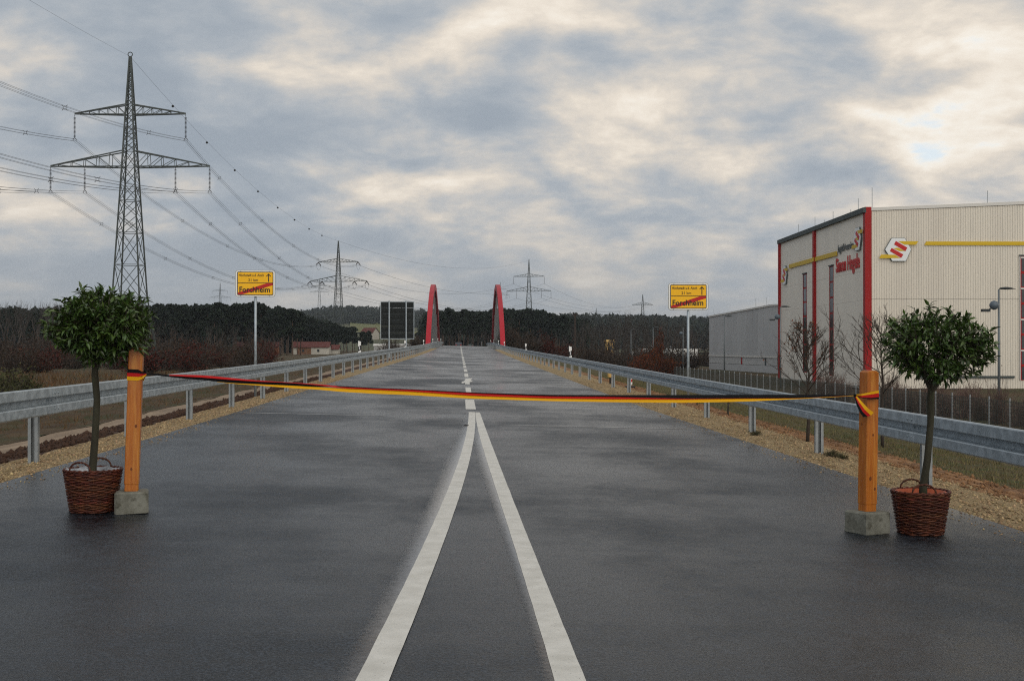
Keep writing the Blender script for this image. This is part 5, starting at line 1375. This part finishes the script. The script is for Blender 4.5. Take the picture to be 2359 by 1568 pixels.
far_wood('far_wood', 985, 1350, [(985, 722), (1350, 735)], 500, 640, 900, 14, 'deep part of the pine wood beyond the bridge', 34)
hx = np.linspace(-420, 160, 40); hy = np.linspace(640, 1750, 30); HX, HY = np.meshgrid(hx, hy)
HZ = -2 + 44 * np.clip((HY - 680) / 900, 0, 1) ** 1.2 * np.exp(-((HX + 130) / 210) ** 2)
tag(link('hill', grid_mesh('hill', HX, HY, HZ, 'hill')), kind='structure')
def hill_patch(px0, px1, py0, py1, name):
    xs = np.linspace(px0, px1, 14); rows_ = []
    for k, py in enumerate(np.linspace(py1, py0, 8)):
        r_ = []
        for px in xs:
            lo, hi = 640., 1700.
            best = None
            for Y in np.linspace(660, 1700, 160):
                q = at(px, py, Y); z = -2 + 44 * np.clip((Y - 680) / 900, 0, 1) ** 1.2 * math.exp(-((q.x + 130) / 210) ** 2)
                if q.z <= z + 1.0: best = Vector((q.x, q.y, z + 1.2)); break
            r_.append(best or at(px, py, 900))
        rows_.append(r_)
    A = np.array([[tuple(p) for p in r_] for r_ in rows_])
    return tag(link(name, grid_mesh(name, A[..., 0], A[..., 1], A[..., 2], 'field')), kind='structure')
hill_patch(806, 900, 742, 766, 'meadow')
hill_patch(952, 1006, 764, 786, 'meadow')

# ------------------------------------------------------------------ shrubs
def shrub_meshes(seed, mat, ntw=70, nleaf=420, flat=1.0, leaf=.07, tw='bare'):
    rg = np.random.default_rng(seed); m = MB(); tips = []
    for k in range(ntw):
        a = rg.random() * 6.28; e = rg.uniform(.5, 1.5); l_ = rg.uniform(.5, 1.0)
        d = Vector((math.cos(a) * math.cos(e), math.sin(a) * math.cos(e), math.sin(e)))
        p0 = Vector((rg.normal(0, .12), rg.normal(0, .12), -.05)); q = p0 + d * l_ * .5 + Vector(tuple(rg.normal(0, .05, 3))); t_ = q + (d + Vector(tuple(rg.normal(0, .3, 3)))).normalized() * l_ * .5
        m.tube([p0, q, t_], [.016, .010, .004], 3, False); tips += [q, q.lerp(t_, .5), t_]
        for _ in range(3):
            b = q.lerp(t_, rg.random()); f = b + (d + Vector(tuple(rg.normal(0, .7, 3)))).normalized() * .25; m.tube([b, f], [.006, .003], 3, False); tips.append(f)
    T = np.array([tuple(v_) for v_ in tips]); P = T[rg.integers(0, len(T), nleaf)] + rg.normal(0, .07, (nleaf, 3))
    a = rg.standard_normal(P.shape); b = rg.standard_normal(P.shape); a /= np.linalg.norm(a, axis=1)[:, None]; b /= np.linalg.norm(b, axis=1)[:, None]
    Vt = np.stack([P - a * leaf, P + b * leaf * .5, P + a * leaf, P - b * leaf * .5], 1).reshape(-1, 3)
    return m.mesh('twigs', tw), np_mesh('foliage', Vt, np.arange(4 * nleaf).reshape(-1, 4), mat)
SHR = {k: [shrub_meshes(60 + i, k, 60, nl, 1, lf) for i in range(3)] for k, nl, lf in (('shrub_red', 900, .055), ('shrub_orange', 900, .055), ('shrub_brown', 500, .05), ('shrub_green', 800, .06))}
HEDGE = [shrub_meshes(90 + i, 'hedge_twig', 90, 60, 1, .03, 'hedge_twig') for i in range(3)]
def shrub(kind, loc, h, w, label, group, seed, pool=None):
    rg = random.Random(seed); me = rg.choice(pool or SHR[kind]); t = thing('shrub', label, 'shrub', loc, rg.uniform(0, 6.28), group)
    t.scale = (w, w, h); link('twigs', me[0], t); link('foliage', me[1], t)
rg = random.Random(5)
for i in range(46):                              # red-brown hedge across the field on the muddy side
    px = rg.uniform(-60, 620); Y = rg.uniform(108, 165); q = at(px, 800, Y)
    rd = rg.random() < .45
    shrub('shrub_red' if rd else 'shrub_brown', (q.x, q.y, float(G(q.x, q.y))), rg.uniform(1.9, 3.2), rg.uniform(1.8, 2.8), 'red-leaved shrub in the hedge across the dead-grass field' if rd else 'brown twiggy shrub in the hedge across the dead-grass field', 'red shrubs of the field hedge' if rd else 'brown shrubs of the field hedge', i)
for i in range(40):
    px = rg.uniform(-80, 610); Y = rg.uniform(215, 290); q = at(px, 800, Y)
    shrub('shrub_brown', (q.x, q.y, float(G(q.x, q.y))), rg.uniform(3, 5.5), rg.uniform(3, 5), 'dull brown bush at the foot of the wood on the muddy side', 'bushes at the foot of the wood', 100 + i)
for px, py, h, w in ((5, 852, 1.3, 1.2), (38, 858, 1.5, 1.3), (-20, 850, 1.4, 1.2), (75, 868, .9, .9)):
    q = at(px, 800, 52 + px * .05); shrub('shrub_green', (q.x, q.y, float(G(q.x, q.y))), h, w, 'dark green bramble bush in the dead grass behind the guardrail', 'green brambles behind the guardrail', int(px + 300))
for i in range(46):
    px = rg.uniform(880, 1000) if i < 10 else rg.uniform(1165, 1420); Y = rg.uniform(190, 300); q = at(px, 800, Y)
    red = px > 1235 and px < 1320 and rg.random() < .7
    shrub('shrub_red' if red else 'shrub_brown', (q.x, q.y, float(G(q.x, q.y))), rg.uniform(2.2, 4.4), rg.uniform(2, 3.6), ('dark red bush beyond the grass-side guardrail near the wooden mast' if red else 'dull brown bush beside the approach to the bridge'), 'red bushes near the mast' if red else 'brown bushes by the bridge', 200 + i)
for i in range(26):
    px = rg.uniform(1395, 1640); Y = rg.uniform(190, 255); q = at(px, 800, Y)
    shrub('shrub_brown', (q.x, q.y, float(G(q.x, q.y))), rg.uniform(2.2, 4.5), rg.uniform(2.4, 4), 'dull brown bush between the lamps and the copse', 'brown bushes by the lamps', 300 + i)
for i, (px, Y, h, w) in enumerate(((1472, 150, 2.6, 1.8), (1488, 143, 3.1, 2.0), (1508, 150, 4.4, 1.3), (1518, 158, 6.2, 1.0), (1535, 150, 2.8, 1.7), (1550, 152, 2.4, 1.8), (1482, 138, 2.2, 1.7))):
    q = at(px, 800, Y); shrub('shrub_orange', (q.x, q.y, float(G(q.x, q.y))), h, w, 'orange-leaved winter shrub beside the grass-side town sign', 'orange shrubs by the town sign', 400 + i)
for i in range(26):
    y = 36 + i * 2.05 + rg.uniform(-.5, .5); x = 25.6 + rg.uniform(-.4, .8)
    shrub('shrub_brown', (x, y, float(G(x, y))), rg.uniform(1.6, 2.5), rg.uniform(1.1, 1.6), 'leafless twiggy hedge plant behind the wire mesh fence', 'hedge plants behind the mesh fence', 500 + i, HEDGE)

# young trees planted on the grass bank
def young_mesh(seed, h, spread):
    rg = random.Random(seed); tr = MB(); m = MB()
    lead = [Vector((rg.gauss(0, .004) * k, rg.gauss(0, .004) * k, h * .92 * k / 8 - .06)) for k in range(9)]
    tr.tube(lead, [.030, .028, .026, .024, .020, .015, .010, .007, .003], 7)
    def twig(p, d, l_, r_, lev):
        pts = [p]; 
        for k in range(3):
            d = (d + Vector((rg.gauss(0, .13), rg.gauss(0, .13), rg.gauss(.10, .10)))).normalized(); pts.append(pts[-1] + d * l_ / 3)
        m.tube(pts, [r_, r_ * .8, r_ * .6, r_ * .35], 3, False)
        if lev == 0: return
        for k in range(6 if lev == 2 else 4):
            f = rg.uniform(.25, 1) * 2.99; i0 = int(f); b = pts[i0].lerp(pts[i0 + 1], f - i0); a = rg.uniform(0, 6.283)
            dd = (d * .8 + Vector((math.cos(a), math.sin(a), rg.uniform(-.2, .5))) * .7).normalized(); twig(b, dd, l_ * rg.uniform(.35, .6), max(r_ * .55, .0034), lev - 1)
    for k in range(24):
        f = .40 + .58 * (k + rg.random()) / 24; q = f * 8 / 1.0; i0 = min(int(q), 7); b = lead[i0].lerp(lead[i0 + 1], q - i0); a = k * 2.4 + rg.uniform(-.4, .4)
        e = rg.uniform(.25, .75) + .3 * f; ln = spread * (1.25 - .95 * max(0, (f - .45)) / .55) * rg.uniform(.75, 1.15)
        twig(b, Vector((math.cos(a) * math.cos(e), math.sin(a) * math.cos(e), math.sin(e))), ln, .009, 2)
    return tr, m
def young(px, py_base, top_py, label, seed, leaves, Yb=None, spread=.5):
    q = ground_at(px, py_base) if Yb is None else Vector((at(px, 900, Yb).x, Yb, 0)); g = float(G(q.x, q.y)); h = at(px, top_py, q.y).z - g
    tr, mb = young_mesh(seed, h, spread)
    t = thing('young_tree', label, 'tree', (q.x, q.y, g)); tr.build('trunk', 'bare_young', t, smooth=True); mb.build('crown', 'bare_young', t)
    if leaves:
        rg = np.random.default_rng(seed); A = np.array(mb.V); P = A[rg.integers(0, len(A), leaves)]; P = P[P[:, 0] < .15]; n = len(P); P = P + rg.normal(0, .012, (n, 3)); s = .018
        a = rg.standard_normal(P.shape); b = rg.standard_normal(P.shape); a /= np.linalg.norm(a, axis=1)[:, None]; b /= np.linalg.norm(b, axis=1)[:, None]
        Vt = np.stack([P - a * s, P + b * s * .6, P + a * s, P - b * s * .6], 1).reshape(-1, 3)
        link('dry_leaves', np_mesh('dry_leaves', Vt, np.arange(4 * n).reshape(-1, 4), 'leaf_dry'), t)['kind'] = 'stuff'
    return q
young(1859, 1017, 730, 'young tree with a few dry brown leaves on the grass bank', 71, 420, spread=.62)
young(2032, 1090, 722, 'leafless young tree on the grass bank behind the pointed post', 73, 0, Yb=19.5, spread=.85)
for i, (px, py0, py1) in enumerate(((1482, 856, 879), (1513, 857, 880), (1605, 912, 930), (1676, 925, 952), (1728, 938, 970))):
    q = ground_at(px, py1 + 3); g = float(G(q.x, q.y)); hh = max(.35, (py1 + 3 - py0) / FPX * q.y)
    m = MB().tube([(0, 0, -.05), (.01, 0, hh * .5), (.02, .01, hh)], [.022, .020, .017], 6)
    tag(m.build('sapling_stake', 'twig', None, (q.x, q.y, g)), 'thin dark stake standing on the grass bank below the guardrail', 'stake', 'stakes on the grass bank')
for i, (px, py, sc_) in enumerate(((1741, 1003, .15), (1916, 1052, .17), (1942, 1057, .12))):
    q = ground_at(px, py); shrub('shrub_green', (q.x, q.y, float(G(q.x, q.y))), sc_ * .6, sc_, 'small green weed tuft at the sandy edge of the grass bank', 'weed tufts on the sandy edge', 700 + i)
# red and white warning board low on the bank
q = ground_at(1451, 893); t = thing('warning_board', 'small red and white striped warning board below the guardrail', 'warning board', (q.x, q.y, float(G(q.x, q.y))))
MB().box((0, 0, .03), (.3, .3, .06)).build('foot', 'black_plastic', t)
for k in range(4): MB().prism([(-.07, .06 + k * .09), (.07, .11 + k * .09), (.07, .20 + k * .09), (-.07, .15 + k * .09)], (0, -.01, 0), (1, 0, 0), (0, 0, 1), -.02).build('stripe', 'sign_red' if k % 2 else 'sign_white', t)
q = ground_at(1405, 884); t = thing('warning_light', 'small orange warning lamp on a stub below the guardrail', 'warning lamp', (q.x, q.y, float(G(q.x, q.y))))
MB().tube([(0, 0, 0), (0, 0, .22)], .03, 8).build('stub', 'black_plastic', t); MB().lathe([(.02, .22), (.09, .24), (.10, .36), (.06, .42), (.01, .43)], 12).build('lamp', 'plaster_yellow', t)
# wooden mast with a small cross piece
q = at(1324, 840, 160); tq = at(1324, 722, 160); g = float(G(q.x, 160))
t = thing('wooden_mast', 'dark wooden mast with a short crosspiece before the pines', 'mast', (q.x, 160, g))
MB().tube([(0, 0, -.3), (0, 0, tq.z - g)], [.17, .13], 8).build('pole', 'pole_wood', t); MB().box((0, 0, tq.z - g - .25), (.62, .10, .12)).build('crosspiece', 'pole_wood', t)
for s in (-1, 1): MB().tube([(s * .26, 0, tq.z - g - .2), (s * .26, 0, tq.z - g + .15)], .06, 6).build('cap', 'insulator', t)
# small sign seen from behind on the bridge
q = at(1109, 795, 226); t = thing('small_sign', 'small dark round-topped sign on the guardrail by the bridge arch', 'road sign', (q.x, q.y, rz(q.x, q.y)))
MB().tube([(0, 0, -.2), (0, 0, 1.6)], .035, 6).build('post', 'zinc_dark', t); MB().prism(rrect(.5, .7, .2), (0, -.04, 1.25), (1, 0, 0), (0, 0, 1), .03).build('board', 'sign_back', t)

# ------------------------------------------------------------------ farm buildings and cars in the distance
def house(loc, L_, D, Hh, rh, rot, wall, label, name='house', wins=3, door=False, roof='roof_red'):
    t = thing(name, label, 'building', loc, rot); x, y = L_ / 2, D / 2
    V = [(-x, -y, -1), (x, -y, -1), (x, y, -1), (-x, y, -1), (-x, -y, Hh), (x, -y, Hh), (x, y, Hh), (-x, y, Hh), (-x, 0, Hh + rh), (x, 0, Hh + rh)]
    MB().add(V, [(0, 1, 5, 4), (2, 3, 7, 6), (1, 2, 6, 9, 5), (3, 0, 4, 8, 7)]).build('wall', wall, t)
    o = .45; k = rh / y; V = []
    for s in (-1, 1):
        for xx in (-x - .3, x + .3): V += [(xx, s * (y + o), Hh - k * o + .05), (xx, 0, Hh + rh + .05), (xx, s * (y + o), Hh - k * o + .22), (xx, 0, Hh + rh + .22)]
    Fc = []
    for b in (0, 8): Fc += [(b, b + 4, b + 5, b + 1), (b + 2, b + 3, b + 7, b + 6), (b, b + 2, b + 6, b + 4), (b, b + 1, b + 3, b + 2), (b + 4, b + 6, b + 7, b + 5)]
    MB().add(V, Fc).build('roof', roof, t)
    for i in range(wins):
        xx = -x + L_ * (i + .7) / (wins + .4); w = MB().box((xx, -y - .02, Hh * .5), (.9, .08, 1.0)).build('window', 'plaster', t); MB().box((xx, -y - .07, Hh * .5), (.72, .04, .82)).build('pane', 'glass', w)
    if door:
        for i in range(6): MB().box((-x + L_ * .32 + i * .75 - 1.9, -y - .05, Hh * .45), (.70, .06, Hh * .9)).build('door_plank', 'plank', t)
    return t
def gat(px, py, Y): 
    q = at(px, py, Y); return (q.x, q.y, float(G(q.x, q.y)))
house(gat(718, 812, 395), 11.5, 7, 2.3, 1.5, .03, 'plaster', 'white and timber barn with a red roof at the foot of the strain pylon', 'barn', 2, True)
house(gat(758, 812, 402), 6.5, 5, 1.6, 1.2, .0, 'plaster', 'low red-roofed lean-to beside the white barn', 'shed', 1)
house(gat(592, 812, 390), 14, 6, 2.6, 1.2, .02, 'shed_brown', 'long low brown shed behind the red-brown hedge', 'shed', 0)
q = at(852, 772, 620); house((q.x, q.y, q.z - 1.2), 7, 6, 2.6, 2.2, -.5, 'plaster', 'white farmhouse with a red roof on the hillside below the meadow', 'farmhouse', 3)
q = at(905, 788, 520); house((q.x, q.y, q.z - 4.6), 16, 9, 3.0, .7, .05, 'hall_ribbed', 'flat grey shed behind the blank sign back', 'shed', 4, False, 'trim_light')
q = at(1404, 777, 330); house((q.x, q.y, q.z - 4.5), 2.0, 2, 3.3, .35, .2, 'plaster_yellow', 'small yellow hut among the bare trees', 'hut', 1, False, 'plaster_yellow')
def truck(px, py, Y, L_, label):
    q = at(px, py, Y); g = q.z - 1.6; t = thing('truck', label, 'truck', (q.x, q.y, g), R(4))
    if g > float(G(q.x, q.y)) + .2: t.location.z = float(G(q.x, q.y))
    MB().box((0, 0, 2.1), (L_, 2.4, 2.4)).build('box_body', 'truck_white', t); MB().box((-L_ / 2 - 1.05, 0, 1.6), (1.9, 2.3, 2.2), None, .88).build('cab', 'truck_white', t)
    MB().box((-L_ / 2 - 1.05, -1.14, 2.0), (1.2, .06, .7)).build('cab_window', 'glass', t)
    for x in (-L_ / 2 - 1, -L_ / 4, L_ / 3):
        for y in (-1, 1): MB().tube([(x, y * 1.2, .5), (x, y * .9, .5)], .5, 12).build('wheel', 'tyre', t)
for px, Y, L_ in ((1490, 275, 3.6), (1560, 268, 5.0), (1582, 272, 4.2)): truck(px, 790, Y, L_, {1490: 'white box truck parked before the copse near the slim lamps', 1560: 'white box truck parked behind the lamp with floodlight', 1582: 'white box truck parked behind the town sign post'}[px])
def car(px, Y, label, mat):
    q = at(px, 796, Y); t = thing('car', label, 'car', (q.x, Y, rz(q.x, Y)))
    m = MB(); sec = [(-2.1, .35), (2.1, .35), (2.15, .75), (1.2, .92), (.55, 1.42), (-1.2, 1.45), (-1.95, .95), (-2.15, .8)]
    m.prism(sec, (.85, 0, 0), (0, 1, 0), (0, 0, 1), -1.7); m.build('body', mat, t)
    MB().prism([(-.55, .95), (.55, .95), (.48, 1.36), (-.48, 1.36)], (0, -1.60, 0), (1, 0, 0), (0, .25, .97), .02).build('rear_window', 'glass', t)
    for x in (-.62, .62): MB().box((x, -2.16, .78), (.30, .06, .16)).build('tail_light', 'sign_red', t)
    for x in (-.78, .78):
        for y in (-1.35, 1.35): MB().tube([(x - .1, y, .32), (x + .1, y, .32)], .32, 14).build('wheel', 'tyre', t)
car(1056, 330, 'dark car just over the crest of the bridge', 'car_paint')
car(1083, 400, 'low dark car beyond the crest of the bridge', 'trim_dark')

# ------------------------------------------------------------------ winter haze
hzm = bpy.data.materials.new('haze'); hzm.use_nodes = True; ht = hzm.node_tree; ht.nodes.remove(ht.nodes['Principled BSDF'])
pv = ht.nodes.new('ShaderNodeVolumePrincipled'); pv.inputs['Color'].default_value = (.80, .87, .95, 1); pv.inputs['Density'].default_value = .00011; pv.inputs['Anisotropy'].default_value = .2
ht.links.new(pv.outputs[0], ht.nodes['Material Output'].inputs['Volume'])
hb_ = MB().box((0, 2600, 55), (13000, 9500, 140)).mesh('haze', None); hb_.materials.append(hzm)
tag(link('haze', hb_), 'thin winter haze over the fields and woods', 'haze', kind='stuff')
